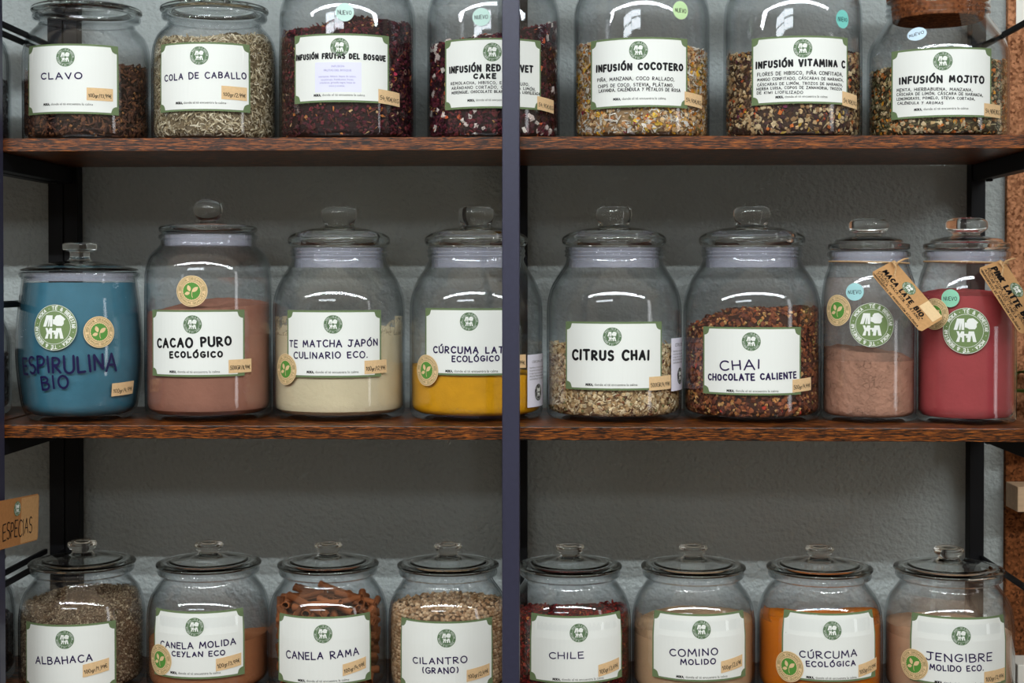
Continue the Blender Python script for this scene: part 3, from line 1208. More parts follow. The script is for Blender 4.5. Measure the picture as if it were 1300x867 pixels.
def lev(jar, left, mid, right, back=None):
    """heights at the glass from pixel rows at the left, front, right (and back)"""
    ks = []
    for q, a in ((left, -1), (mid, 0), (right, 1)):
        z = P(jar['cx'], q, jar['Y'] - (jar['surf'].R if a == 0 else 0)).z - jar['z0']
        ks.append(z)
    zb = ks[1] if back is None else P(jar['cx'], back, jar['Y'] + jar['surf'].R).z - jar['z0']
    zl, zm, zr = ks

    def f(th):
        s, c = math.sin(th), math.cos(th)
        side = zr if s > 0 else zl
        fb = zm if c > 0 else zb
        w = s * s
        return side * w + fb * (1 - w)
    return f


def powder(jar, name, label, col, level, cat='powder', seed=1, lump=.003, dome=0.0, var=.10, bump=.6, bscale=160, bdist=.0015, rough=.0004, cracks=0.0):
    V, Fc = fill_mesh(jar, level, seed, rough=rough, lump=lump, dome=dome)
    m = powder_mat(name, col, var, bump, bscale, bdist, cracks)
    o = link(name, V, Fc, m, None, smooth=True)
    o.location = jar['root'].location
    tag(o, label, cat, kind='stuff')
    jar['fill'] = o
    return o


def powder_mat(name, col, var, bump, bscale, bdist, cracks):
    m = principled(name + '_grain', col, .9, .08, var=var, vscale=38, bump=bump, bscale=bscale, bdetail=6, bdist=bdist)
    if cracks:
        nt = m.node_tree
        b = [n for n in nt.nodes if n.type == 'BSDF_PRINCIPLED'][0]
        tc = N(nt, 'ShaderNodeTexCoord')
        no = N(nt, 'ShaderNodeTexNoise')
        no.inputs['Scale'].default_value = 30
        no.inputs['Detail'].default_value = 3
        ad = N(nt, 'ShaderNodeVectorMath', operation='MULTIPLY_ADD')
        ad.inputs[1].default_value = (.045, .045, .030)
        nt.links.new(tc.outputs['Object'], no.inputs['Vector'])
        nt.links.new(no.outputs['Color'], ad.inputs[0])
        nt.links.new(tc.outputs['Object'], ad.inputs[2])
        vo = N(nt, 'ShaderNodeTexVoronoi', feature='DISTANCE_TO_EDGE')
        vo.inputs['Scale'].default_value = 140
        nt.links.new(ad.outputs[0], vo.inputs['Vector'])
        mr = N(nt, 'ShaderNodeMapRange')
        mr.inputs[1].default_value = .0
        mr.inputs[2].default_value = .06
        n4 = N(nt, 'ShaderNodeTexNoise')
        n4.inputs['Scale'].default_value = 38
        n4.inputs['Detail'].default_value = 2
        nt.links.new(tc.outputs['Object'], n4.inputs['Vector'])
        m4 = N(nt, 'ShaderNodeMath', operation='MULTIPLY_ADD')
        m4.inputs[1].default_value = .28
        m4.inputs[2].default_value = -.105
        nt.links.new(n4.outputs[0], m4.inputs[0])
        m5 = N(nt, 'ShaderNodeMath', operation='ABSOLUTE')
        nt.links.new(m4.outputs[0], m5.inputs[0])
        m6 = N(nt, 'ShaderNodeMath', operation='ADD')
        nt.links.new(m5.outputs[0], m6.inputs[0])
        nt.links.new(vo.outputs['Distance'], m6.inputs[1])
        nt.links.new(m6.outputs[0], mr.inputs[0])
        bp = N(nt, 'ShaderNodeBump')
        bp.inputs['Strength'].default_value = cracks
        bp.inputs['Distance'].default_value = .004
        nt.links.new(mr.outputs[0], bp.inputs['Height'])
        old = b.inputs['Normal'].links[0].from_node
        nt.links.new(old.outputs[0], bp.inputs['Normal'])
        nt.links.new(bp.outputs[0], b.inputs['Normal'])
    return m


def dust(jar, z0px, z1px, mat, parent, sector=(-2.2, 2.2), mid=None):
    """powder clinging to the inside of the glass"""
    S = jar['inner']
    za = P(jar['cx'], z0px, jar['Y']).z - jar['z0']
    zb = P(jar['cx'], z1px, jar['Y']).z - jar['z0']
    V, Fc = [], []
    n, m = 40, 14
    for i in range(n + 1):
        th = sector[0] + (sector[1] - sector[0]) * i / n
        for j in range(m + 1):
            z = za + (zb - za) * j / m
            r = S.r(z) - .0004
            V.append((r * math.sin(th), -r * math.cos(th), z))
    for i in range(n):
        for j in range(m):
            a = i * (m + 1) + j
            Fc.append((a, a + m + 1, a + m + 2, a + 1))
    o = link('dust_film', V, Fc, mat, parent, smooth=True)
    o['label'] = 'thin powder dust clinging to the glass'
    o['kind'] = 'stuff'
    return o


# --- loose pieces
def piece(kind, rng, size):
    """local verts, faces of one dried piece"""
    if kind == 'flake':
        n = rng.randint(4, 7)
        a = sorted(rng.uniform(0, 6.28) for _ in range(n))
        e = rng.uniform(.45, 1)
        top = [(math.cos(t) * size * rng.uniform(.7, 1.1), math.sin(t) * size * e * rng.uniform(.7, 1.1), rng.uniform(-.22, .22) * size) for t in a]
        h = size * .14
        v = top + [(x * .95, y * .95, z - h) for x, y, z in top] + [(0, 0, size * rng.uniform(.05, .3)), (0, 0, -h * 1.2)]
        f = []
        for i in range(n):
            j = (i + 1) % n
            f.append((i, j, 2 * n))
            f.append((n + j, n + i, 2 * n + 1))
            f.append((j, i, n + i, n + j))
        return v, f
    if kind == 'needle':
        L, w = size * rng.uniform(1.3, 2.4), size * rng.uniform(.13, .24)
        b = rng.uniform(-.25, .25) * size
        v, f = tube_mesh([(-L / 2, 0, 0), (0, b, b * .3), (L / 2, 0, 0)], [w * .8, w, w * .6], 5)
        return [tuple(p) for p in v], f
    if kind == 'chunk':
        j = lambda: rng.uniform(.55, 1.1)
        v = [(sx * size * .6 * j(), sy * size * .5 * j(), sz * size * .42 * j()) for sx in (-1, 1) for sy in (-1, 1) for sz in (-1, 1)]
        f = [(0, 1, 3, 2), (4, 6, 7, 5), (0, 4, 5, 1), (2, 3, 7, 6), (0, 2, 6, 4), (1, 5, 7, 3)]
        return v, f
    if kind == 'clove':
        L, w = size * 1.5, size * .2
        v, f = tube_mesh([(-L / 2, 0, 0), (L * .18, 0, 0), (L * .26, 0, 0), (L * .36, 0, 0)], [w * .6, w, w * 1.7, w * 1.1], 6)
        v = [tuple(p) for p in v]
        o = len(v)
        bv, bf = ball(w * 1.35, 0)
        v += [(x + L * .42, y, z) for x, y, z in bv]
        f = list(f) + [tuple(o + i for i in q) for q in bf]
        return v, f
    if kind == 'ball':
        return ball(size * rng.uniform(.85, 1.1), 1)
    if kind == 'petal':
        L, w = size * 1.5, size * .5
        v, f = [], []
        for i in range(5):
            t = i / 4
            ww = w * math.sin(math.pi * (.12 + .8 * t))
            for s in (-1, 0, 1):
                v.append(((t - .5) * L, s * ww, abs(s) * w * .35 + math.sin(t * 3) * w * .3))
        m = len(v)
        v += [(x, y, z - size * .05) for x, y, z in v]
        for i in range(4):
            for s in range(2):
                a = i * 3 + s
                f.append((a, a + 3, a + 4, a + 1))
                f.append((m + a, m + a + 1, m + a + 4, m + a + 3))
        return v, f


SIZE = 1.28
_ball = {}


def ball(r, sub):
    if sub not in _ball:
        import bmesh
        bm = bmesh.new()
        bmesh.ops.create_icosphere(bm, subdivisions=sub + 1, radius=1)
        bm.verts.index_update()
        _ball[sub] = ([tuple(v.co) for v in bm.verts], [tuple(x.index for x in f.verts) for f in bm.faces])
        bm.free()
    v, f = _ball[sub]
    return [(x * r, y * r, z * r) for x, y, z in v], f


def pieces(jar, name, label, cat, level, mix, base, n_wall, n_top, seed=3, lump=.004, dome=0.0, tangent=.5, sector=2.0, mat='chip', layered=None):
    """a heap of dried pieces: packed core + individual pieces on its visible sides and top.
    mix: (kind, size m, weight, [colours])"""
    rng = random.Random(seed)
    V, Fc = fill_mesh(jar, level, seed, rough=.0016, inset=.0042, lump=lump, dome=dome, nth=80, nrow=26)
    V = [tuple(p) for p in V]
    Fc = [tuple(q) for q in Fc]
    T = [base] * len(V)
    S = jar['inner']
    tot = sum(m[2] for m in mix)
    from mathutils import Euler

    def pick():
        t = rng.uniform(0, tot)
        for m in mix:
            t -= m[2]
            if t <= 0:
                return m
        return mix[-1]

    def put(pos, th, wall):
        kind, size, _, cols = pick()
        sz = size * (rng.uniform(.92, 1.08) if kind == 'ball' else SIZE * rng.uniform(.65, 1.4))
        v, f = piece(kind, rng, sz)
        R = Euler((rng.uniform(-.9, .9), rng.uniform(-.9, .9), rng.uniform(0, 6.28))).to_matrix()
        if wall:   # face outward
            B = Matrix(((math.cos(th), 0, math.sin(th)), (math.sin(th), 0, -math.cos(th)), (0, 1, 0)))
            R = B @ R
        o = len(V)
        c = cols[rng.randrange(len(cols))]
        g = rng.uniform(.72, 1.22)
        c = (min(1, c[0] * g), min(1, c[1] * g), min(1, c[2] * g), 1)
        for p in v:
            q = R @ Vector(p) + pos
            q.z = max(q.z, .0083)
            rr = math.hypot(q.x, q.y)
            lim = S.r(q.z) - .0006
            if rr > lim:
                q.x *= lim / rr
                q.y *= lim / rr
            V.append((q.x, q.y, q.z))
            T.append(c)
        for q in f:
            Fc.append(tuple(o + i for i in q))
    if layered:
        d = layered
        z = .0085 + d * .5
        row = 0
        while True:
            any_ = False
            r = S.r(z) - d * .55
            n = int(2 * sector * r / d)
            for i in range(n):
                th = -sector + 2 * sector * (i + .5 * (row % 2)) / n
                if z < level(th):
                    any_ = True
                    put(Vector((r * math.sin(th), -r * math.cos(th), z + rng.uniform(-.1, .1) * d)), th, True)
            if not any_:
                break
            z += d * .87
            row += 1
    for _ in range(int(n_wall * 1.25)):
        th = rng.uniform(-sector, sector)
        z = .009 + (level(th) - .009) * rng.random()
        r = S.r(z) - rng.uniform(.0012, .0045)
        put(Vector((r * math.sin(th), -r * math.cos(th), z)), th, True)
    zc = ZC(level)
    for _ in range(n_top):
        th = rng.uniform(0, 6.283)
        q = math.sqrt(rng.random())
        zt = level(th)
        r = (S.r(zt) - .003) * q
        z = zt * q + (1 - q) * zc + dome * (1 - q * q) + rng.uniform(-.002, .003)
        put(Vector((r * math.sin(th), -r * math.cos(th), z)), th, False)
    o = link(name, V, Fc, M[mat], None, smooth=(mat == 'seed'), tint=T)
    o.location = jar['root'].location
    tag(o, label, cat, kind='stuff')
    jar['fill'] = o
    return o


# ================================================================== TOP BOARD
FILL = {}
GT = 'jars on the top board'
GM = 'jars on the middle board'
GB = 'jars on the lower board'
TAGL = True

# cloves
j = make_jar('low_upper', 111.7, 78.8, .140, Z1, 'squat lidded glass jar of cloves labelled CLAVO, far left of top board', GT)
paper_label(j, (36.5, 55.5, 150.4, 144.2), (83, 72.8),
            [('CLAVO', 53, 104, 101.2, 100.2, 9.2, 1.9, 'ink_violet')], (56, 118, 134.2))
price(j, 110, 112, 143, 128, '100gr/13,99€', .0, 4.2)
pieces(j, 'cloves', 'dark brown dried cloves half filling the CLAVO jar', 'cloves', lev(j, 96, 92, 87, 96),
       [('clove', .0052, 5, [C(84, 54, 42), C(104, 66, 48), C(64, 42, 36), C(122, 80, 54)]), ('chunk', .0022, 1, [C(150, 104, 62), C(90, 58, 40)])],
       C(34, 20, 14), 1250, 320, seed=11)

# horsetail
j = make_jar('low_upper', 273.4, 78.3, .140, Z1, 'squat lidded jar of pale chopped stalks labelled COLA DE CABALLO, second on top board', GT)
paper_label(j, (204, 53.3, 317.4, 140.8), (253, 70.6),
            [('COLA DE CABALLO', 210, 312, 103.2, 100.6, 9.0, 1.8, 'ink_violet')], (224, 287, 132.4))
price(j, 281, 110, 313, 127, '100gr/2,99€', -.02, 4.2)
pieces(j, 'horsetail_stalks', 'pale straw green chopped horsetail stalks nearly filling the COLA DE CABALLO jar', 'dried herb', lev(j, 56, 48, 50, 50),
       [('needle', .0040, 6, [C(204, 190, 158), C(182, 166, 132), C(222, 210, 182), C(150, 132, 100)]), ('needle', .0028, 2, [C(116, 98, 70), C(196, 182, 148)])],
       C(122, 106, 80), 3200, 800, seed=12)

# forest fruit infusion
BERRY = [C(92, 32, 48), C(70, 24, 38), C(54, 20, 30), C(116, 44, 52), C(84, 40, 36)]
j = make_jar('wide', 442, 86, .148, Z1, 'large dark red tea jar labelled INFUSIÓN FRUTAS DEL BOSQUE, third on top', GT)
paper_label(j, (374.4, 42.4, 493.6, 129.6), (431.2, 60),
            [('INFUSIÓN FRUTAS DEL BOSQUE', 377, 488.5, 76.8, 77.5, 7.6, 2.0, 'ink_black')], (399, 463, 122.6))
s = j['surf']
u0, v0 = s.hit(400.5, 117.5)
u1, v1 = s.hit(458.5, 79.5)
sheet('ingredient_slip', s, u0, u1, v0, v1, .00086, M['lilac_paper'], j['label'], thick=.0001)
for txt, x0, x1, y, c in (('INFUSIÓN', 421, 437, 85.5, 3), ('FRUTAS DEL BOSQUE', 411.5, 446, 90.8, 3), ('manzanas, hibisco, bayas de saúco,', 405, 452, 98.6, 2),
                          ('escaramujo, frambuesas, fresas,', 408, 449, 102.5, 2), ('arándanos, grosella negra, hojas de', 406, 451, 106.4, 2), ('mora y aromas.', 418, 438, 110.2, 2)):
    a = s.hit(x0, y)
    b = s.hit(x1, y)
    V, Fc = print_line(s, txt, a[0], b[0], a[1], 0)
    stick('slip_lettering', V, Fc, s, .00105, M['ink_lilac'], j['label'])
price(j, 480, 115.5, 506.5, 133.2, '54,90€/KG', -.08, 4.6)
nuevo_sticker(j, 437.6, 15.5, 11.7, 11.7, 'mint')
pieces(j, 'berry_infusion', 'dark red berry and hibiscus tea in the FRUTAS DEL BOSQUE jar', 'tea', lev(j, 46, 38, 34, 24),
       [('flake', .0034, 6, BERRY), ('chunk', .0030, 3, BERRY), ('needle', .0034, 2, [C(120, 70, 50), C(90, 40, 40)]), ('flake', .0034, .55, [C(206, 170, 120), C(196, 120, 60)]),
        ('petal', .0036, .25, [C(200, 60, 90), C(214, 180, 150)])],
       C(36, 14, 18), 1900, 650, seed=13, dome=.004)

# red velvet infusion
j = make_jar('wide', 626.5, 84.2, .148, Z1, 'dark red tea jar with white bits labelled INFUSIÓN RED VELVET CAKE, behind centre post', GT)
paper_label(j, (565.4, 48, 686.3, 137.4), (625, 66.2),
            [('INFUSIÓN RED VELVET', 571.5, 675.5, 93.2, 91.6, 9.2, 2.4, 'ink_black'), ('CAKE', 602, 629, 99.7, 99.2, 7.0, 2.2, 'ink_black'),
             ('REMOLACHA, HIBISCO, ESCARAMUJO,', 573, 671, 108.2, 109.2, 3.9, .7, 'ink_black'),
             ('ARÁNDANO CORTADO, CÁSCARA LIMÓN,', 574, 679, 114.2, 115.4, 3.9, .7, 'ink_black'),
             ('MERENGUE, CHOCOLATE BLANCO, ROSA LIOFILIZADA', 574, 685, 119.8, 121, 3.7, .7, 'ink_black')], (594, 656, 129))
price(j, 681.5, 124.5, 702, 141.5, '54,90€/KG', -.08, 4.6)
nuevo_sticker(j, 611, 21.5, 11.3, 11.5, 'mint')
pieces(j, 'red_velvet_infusion', 'dark red beet tea with white meringue bits in the RED VELVET CAKE jar', 'tea', lev(j, 64, 50, 32, 46),
       [('chunk', .0034, 6, BERRY), ('flake', .0036, 5, BERRY), ('flake', .0038, .55, [C(216, 170, 100), C(200, 96, 60)]), ('chunk', .0052, .45, [C(232, 222, 210), C(224, 206, 196)])],
       C(36, 14, 18), 1500, 500, seed=14)

# cocotero
j = make_jar('wide', 814, 86, .148, Z1, 'large jar of white and yellow coconut tea labelled INFUSIÓN COCOTERO, right of centre post', GT)
paper_label(j, (750.4, 47.2, 872.3, 136), (810.6, 64),
            [('INFUSIÓN COCOTERO', 758, 866, 91.6, 89.8, 9.6, 2.6, 'ink_black'),
             ('PIÑA, MANZANA, COCO RALLADO,', 759, 855.5, 104.3, 103, 4.7, .8, 'ink_black'),
             ('CHIPS DE COCO, STEVIA, PLÁTANO,', 760, 854.5, 112, 110.6, 4.5, .8, 'ink_black'),
             ('LAVANDA, CALÉNDULA Y PÉTALOS DE ROSA', 761, 863, 117.6, 117, 4.4, .8, 'ink_black')], (779, 845, 127.6))
price(j, 868.6, 118.5, 890, 135.5, '54,90€/KG', -.08, 4.6)
nuevo_sticker(j, 864, 13, 9.4, 11.6, 'lime')
pieces(j, 'coconut_infusion', 'white, yellow and orange coconut tea pieces in the COCOTERO jar', 'tea', lev(j, 60, 62, 68, 62),
       [('needle', .0036, 5, [C(214, 206, 190), C(230, 224, 210), C(196, 184, 160)]), ('petal', .0038, 1.6, [C(222, 168, 40), C(226, 186, 70), C(206, 130, 40)]),
        ('chunk', .0036, 3, [C(206, 164, 110), C(186, 134, 84), C(220, 186, 138)]), ('flake', .0034, 1.2, [C(128, 112, 60), C(110, 70, 40)]),
        ('flake', .0062, .35, [C(226, 220, 210)]), ('petal', .0030, .25, [C(140, 30, 60), C(180, 60, 40)])],
       C(150, 120, 84), 2200, 500, seed=15)

# vitamina c
MIXC = [('chunk', .0036, 4, [C(196, 164, 118), C(160, 124, 84), C(214, 190, 148)]), ('flake', .0036, 4, [C(74, 46, 44), C(62, 34, 40), C(92, 64, 48)]),
        ('needle', .0034, 2, [C(190, 170, 130), C(120, 96, 64)]), ('chunk', .0032, .5, [C(206, 112, 50), C(190, 80, 40)]), ('petal', .0034, .4, [C(110, 40, 70), C(210, 170, 60)])]
j = make_jar('wide', 1005, 86.6, .148, Z1, 'mottled brown tea jar labelled INFUSIÓN VITAMINA C, second from right on top', GT)
paper_label(j, (954.6, 45.2, 1075.8, 131.4), (1019.2, 61.4),
            [('INFUSIÓN VITAMINA C', 960.5, 1071.5, 87.3, 85.6, 9.6, 2.5, 'ink_black'),
             ('FLORES DE HIBISCO, PIÑA CONFITADA,', 962, 1069, 97.2, 97, 4.9, .8, 'ink_black'),
             ('MANGO CONFITADO, CÁSCARAS DE NARANJA,', 962, 1070, 103.4, 103.6, 3.9, .7, 'ink_black'),
             ('CÁSCARAS DE LIMÓN, TROZOS DE NARANJA,', 962, 1069, 109.6, 109.8, 3.7, .7, 'ink_black'),
             ('HIERBA LUISA, COPOS DE ZANAHORIA, TROZOS', 961, 1068, 115, 115, 3.7, .7, 'ink_black'),
             ('DE KIWI LIOFILIZADO', 961.5, 1019, 119.8, 119, 3.7, .7, 'ink_black')], (985, 1050, 124.8))
price(j, 1068.6, 118.4, 1086.8, 136.4, '54,90€/KG', -.1, 4.6)
nuevo_sticker(j, 1069.5, 24.3, 7.7, 11.7, 'teal')
pieces(j, 'citrus_infusion', 'mottled tan and purple fruit tea filling the VITAMINA C jar to mid height', 'tea', lev(j, 73, 70, 72, 70), MIXC, C(60, 42, 32), 1750, 500, seed=16)

# mojito
j = make_jar('corked', 1189, 87.2, .148, Z1, 'cork-stoppered jar labelled INFUSIÓN MOJITO at the right end of the top board', GT)
paper_label(j, (1131.8, 60.2, 1258.2, 148.6), (1197, 77.6),
            [('INFUSIÓN MOJITO', 1142.5, 1248, 107, 105.4, 9.6, 2.4, 'ink_black'),
             ('MENTA, HIERBABUENA, MANZANA,', 1139, 1234, 116.4, 116.4, 4.1, .7, 'ink_black'),
             ('CÁSCARA DE LIMÓN, CÁSCARA DE NARANJA,', 1139, 1247, 122, 122.8, 3.9, .7, 'ink_black'),
             ('LEMONGRASS, POMELO, STEVIA CORTADA,', 1139, 1237, 127.6, 127.4, 3.7, .7, 'ink_black'),
             ('CALÉNDULA Y AROMAS', 1140, 1197, 133, 132.4, 3.7, .7, 'ink_black')], (1161, 1229, 140.8))
price(j, 1248.8, 132.3, 1269, 149, '54,90€/KG', -.04, 5.2)
nuevo_sticker(j, 1164, 43, 12, 8.3, 'sky', .15)
pieces(j, 'mint_infusion', 'green, tan and orange herb tea in the MOJITO jar', 'tea', lev(j, 92, 88, 80, 84),
       [('needle', .0036, 5, [C(122, 118, 76), C(98, 96, 62), C(158, 148, 104), C(186, 172, 130)]), ('chunk', .0034, 2.4, [C(206, 172, 120), C(190, 120, 60), C(214, 190, 150)]),
        ('petal', .0034, .9, [C(220, 150, 40), C(200, 110, 40)]), ('flake', .0034, 2.5, [C(84, 72, 44), C(110, 90, 56)])],
       C(70, 58, 38), 1900, 500, seed=17)
k = j['k']
zt = P(1189, 2, .148).z - j['z0']
cp, _ = None, None
prof = fillet([(0, zt - 25 * k), (55.5 * k, zt - 25 * k, 2 * k), (57.5 * k, zt - 2 * k, 1 * k), (63 * k, zt + .8 * k, 1 * k), (63.5 * k, zt + 30 * k, 3 * k), (0, zt + 30 * k)])
v, f = lathe(prof, 64)
link('cork_stopper', v, f, M['cork_plug'], j['root'], smooth=True)['label'] = 'brown cork stopper'

# ================================================================== MIDDLE BOARD
# spirulina
j = make_jar('barrel', 101.4, 78.6, .104, Z2, 'barrel-shaped glass jar of blue powder marked ESPIRULINA BIO at left of the middle board', GM)
s = j['surf']
moka_sticker(j, 68.8, 415.8, 28)
u, v = s.hit(126, 421.4)
leaf_sticker(j, u, v, 19.2 * j['k'])
for t, x0, x1, y0, y1, cap, pen in (('ESPIRULINA', 30.5, 147, 474, 468.5, 19.5, 2.9), ('BIO', 54, 87.5, 494.6, 493.4, 16.5, 2.7)):
    a = s.hit(x0, y0)
    b = s.hit(x1, y1)
    o = lettering('marker_lettering', t, s, a[0], a[1], b[0], b[1], cap * j['k'], pen * j['k'], .0004, M['ink_navy'], j['root'], jitter=.06, seed=5)
    o['label'] = 'dark marker handwriting on the glass'
price(j, 141.5, 485.2, 168, 501.5, '100gr/4,99€', .04, 4.6)
powder(j, 'spirulina_powder', 'blue powder filling the barrel jar to the neck', C(66, 116, 134), lev(j, 359, 359, 359), lump=.0005, var=.10, bump=.3, seed=21)

# cocoa
j = make_jar('cacao', 264.6, 79.4, .128, Z2, 'tall lidded jar of brown powder labelled CACAO PURO ECOLÓGICO, with a ball knob', GM)
paper_label(j, (194, 393.6, 310.3, 478.4), (244.4, 412),
            [('CACAO PURO', 201, 293, 441, 438, 13.0, 2.8, 'ink_black'), ('ECOLÓGICO', 216.5, 282, 453.6, 453, 8.8, 2.3, 'ink_black')], (216, 279, 473))
price(j, 290, 456, 318.4, 473, '500GR/8,99€', .02, 4.6)
u, v = j['surf'].hit(243.4, 369.5)
leaf_sticker(j, u, v, 19 * j['k'])
o = powder(j, 'cocoa_powder', 'reddish brown cocoa powder in the CACAO PURO jar', C(154, 106, 88), lev(j, 396, 392, 385, 378), lump=.0022, seed=22, var=.07)
dust(j, 398, 352, dust_mat('cocoa_dust', C(150, 104, 88), .54, .72, .45, (16, 16, 26)), o)

# matcha
j = make_jar('tall', 430.6, 83.6, .150, Z2, 'glass jar of cream powder labelled TE MATCHA JAPÓN CULINARIO ECO', GM)
paper_label(j, (365.2, 394, 483.6, 479.4), (422.8, 411.8),
            [('TE MATCHA JAPÓN', 368.5, 478.5, 440, 438.4, 9.6, 1.9, 'ink_violet'), ('CULINARIO ECO.', 374, 466, 454.6, 453.4, 9.0, 1.8, 'ink_violet')], (390, 455, 473.4))
price(j, 462.4, 457, 490, 474, '100gr/12,99€', .02, 4.6)
u, v = j['surf'].hit(363.3, 468.7)
leaf_sticker(j, u, v, 19.2 * j['k'], .0015)
o = powder(j, 'matcha_powder', 'cream coloured powder half filling the TE MATCHA jar', C(212, 198, 164), lev(j, 424, 418, 420, 410), lump=.002, seed=23, var=.04)
dust(j, 424, 402, dust_mat('matcha_dust', C(206, 192, 160), .44, .52, .85, (34, 34, 40)), o)

# turmeric latte
j = make_jar('tall', 604.6, 84.6, .150, Z2, 'glass jar of golden powder labelled CÚRCUMA LATTE ECOLÓGICO, partly behind the centre post', GM)
paper_label(j, (540.3, 391.4, 657, 476.8), (595.6, 408.2),
            [('CÚRCUMA LATTE', 551, 653, 447.6, 447.4, 9.6, 2.1, 'ink_violet'), ('ECOLÓGICO', 574.5, 633.5, 459, 458, 8.2, 1.9, 'ink_violet')], (566, 632, 472.2))
price(j, 640, 450.4, 666.8, 467.4, '100gr/5,99€', .0, 4.6)
u, v = j['surf'].hit(542, 470)
leaf_sticker(j, u, v, 19.2 * j['k'], .0015)
o = powder(j, 'turmeric_latte_powder', 'golden yellow powder at the bottom of the CÚRCUMA LATTE jar', C(216, 156, 22), lev(j, 462, 476, 474, 466), lump=.0025, seed=24, var=.08, cracks=.25)
dust(j, 468, 418, dust_mat('turmeric_dust', C(180, 140, 70), .55, .8, .35, (22, 22, 12)), o, (-2.2, -.6))


def side_label(jar, l, t, r, b, title, pos):
    s = jar['surf']
    u0, _ = s.hit(l, (t + b) / 2)
    u1 = u0 + 52 * jar['k']
    _, v1 = s.hit(l + 2, t)
    _, v0 = s.hit(l + 2, b)
    p = sheet('side_label', s, u0, u1, v0, v1, .0005, M['side_paper'], jar['root'])
    p['label'] = 'white printed side label with black oval logo'
    k = jar['k']
    h = v1 - v0
    V, Fc = print_line(s, title, u0 + 9 * k, u1 - 9 * k, v1 - h * .16, 0)
    stick('side_lettering', V, Fc, s, .0007, M['ink_black'], p)
    for i in range(5):
        V, Fc = print_line(s, ('Ingredientes: ' + title.lower() + ' y especias', 'de agricultura ecológica. Conservar', 'en lugar fresco y seco, protegido', 'de la luz. Modo de empleo: una', 'cucharada por taza de agua')[i],
                           u0 + 4 * k, u1 - (5 + 3 * (i % 3)) * k, v1 - h * (.26 + .055 * i), 0)
        stick('side_lettering', V, Fc, s, .0007, M['ink_grey'], p)
    emblem(s, (u0 + u1) / 2, v0 + h * .27, 10.5 * k, .0007, p, M['ink_black'], names=('side_emblem', 'side_emblem_mark'))


side_label(j, 669.5, 450.5, 690, 517.5, 'CÚRCUMA LATTE', 0)

# citrus chai
j = make_jar('tall', 779.5, 85.6, .150, Z2, 'glass jar of pale shredded tea labelled CITRUS CHAI, right of centre post', GM)
paper_label(j, (718.6, 408.6, 839.8, 495.6), (777.3, 427.4),
            [('CITRUS CHAI', 728, 823, 455.2, 456.4, 13.6, 3.2, 'ink_black')], (744, 809, 489.2))
price(j, 823.6, 477.4, 850.6, 494.8, '500GR/4,99€', .03, 4.6)
side_label(j, 852, 429.5, 866, 496.5, 'CITRUS CHAI', 0)
pieces(j, 'citrus_chai_tea', 'pale shredded ginger and citrus tea in the CITRUS CHAI jar', 'tea', lev(j, 438, 452, 440, 440),
       [('chunk', .0036, 4, [C(206, 176, 130), C(190, 156, 110), C(222, 200, 160)]), ('needle', .0044, 5, [C(204, 180, 138), C(224, 206, 170), C(160, 132, 92)]),
        ('flake', .0034, 1.4, [C(132, 80, 50), C(96, 60, 40)]), ('ball', .0022, .3, [C(130, 126, 84)])],
       C(150, 120, 84), 2300, 600, seed=25)

# chocolate chai
j = make_jar('tall', 954.2, 86.6, .150, Z2, 'glass jar of russet brown tea labelled CHAI CHOCOLATE CALIENTE', GM)
paper_label(j, (893, 415.4, 1016.4, 501.8), (953.7, 433.6),
            [('CHAI', 915, 964, 469.6, 468.2, 13.4, 2.2, 'ink_violet'), ('CHOCOLATE CALIENTE', 900, 1010, 482.2, 479.4, 9.2, 2.3, 'ink_violet')], (923, 988, 497))
price(j, 1005.6, 480.4, 1028.6, 496.8, '500gr/4,49€', .06, 4.6)
pieces(j, 'chocolate_chai_tea', 'russet cocoa shell and spice tea in the CHAI CHOCOLATE jar', 'tea', lev(j, 420, 402, 392, 394),
       [('chunk', .0040, 5, [C(124, 66, 42), C(98, 50, 36), C(150, 84, 50)]), ('flake', .0042, 4, [C(110, 56, 38), C(84, 44, 34), C(160, 96, 54)]),
        ('chunk', .0026, 2.2, [C(206, 160, 100), C(190, 130, 70)]), ('flake', .0040, .3, [C(160, 150, 80), C(190, 60, 40)])],
       C(62, 32, 22), 1700, 520, seed=26, dome=.006)

# maca
j = make_jar('slim', 1102.9, 59, .125, Z2, 'slim lidded jar half full of beige brown powder with a MACA LATE BIO tag', GM)
moka_sticker(j, 1107, 412.5, 27.2)
u, v = j['surf'].hit(1063.2, 394)
leaf_sticker(j, u, v, 19.4 * j['k'])
nuevo_sticker(j, 1085, 370.4, 11.2, 11.2, 'aqua')
o = powder(j, 'maca_powder', 'clumpy beige brown powder half filling the slim maca jar', C(172, 128, 106), lev(j, 440, 448, 456, 440), lump=.004, seed=27, var=.10, cracks=.7, bump=.9, bscale=110, bdist=.005)
dust(j, 456, 352, dust_mat('maca_dust', C(150, 124, 110), .30, .75, .55, (14, 14, 8)), o, (-3.1, 3.1))
JM = j

# pink latte
j = make_jar('slim', 1226.6, 61.6, .112, Z2, 'slim lidded jar full of pink red powder with a PINK LATTE tag', GM)
moka_sticker(j, 1226.6, 420, 28.4)
u, v = j['surf'].hit(1186.4, 398.6)
leaf_sticker(j, u, v, 19.6 * j['k'])
nuevo_sticker(j, 1206.4, 378.6, 11.4, 11.4, 'jade')
powder(j, 'beetroot_latte_powder', 'pink red beetroot powder filling the slim jar at right', C(168, 70, 73), lev(j, 374, 376, 372, 366), lump=.002, seed=28, var=.06, bump=.4)
JP = j


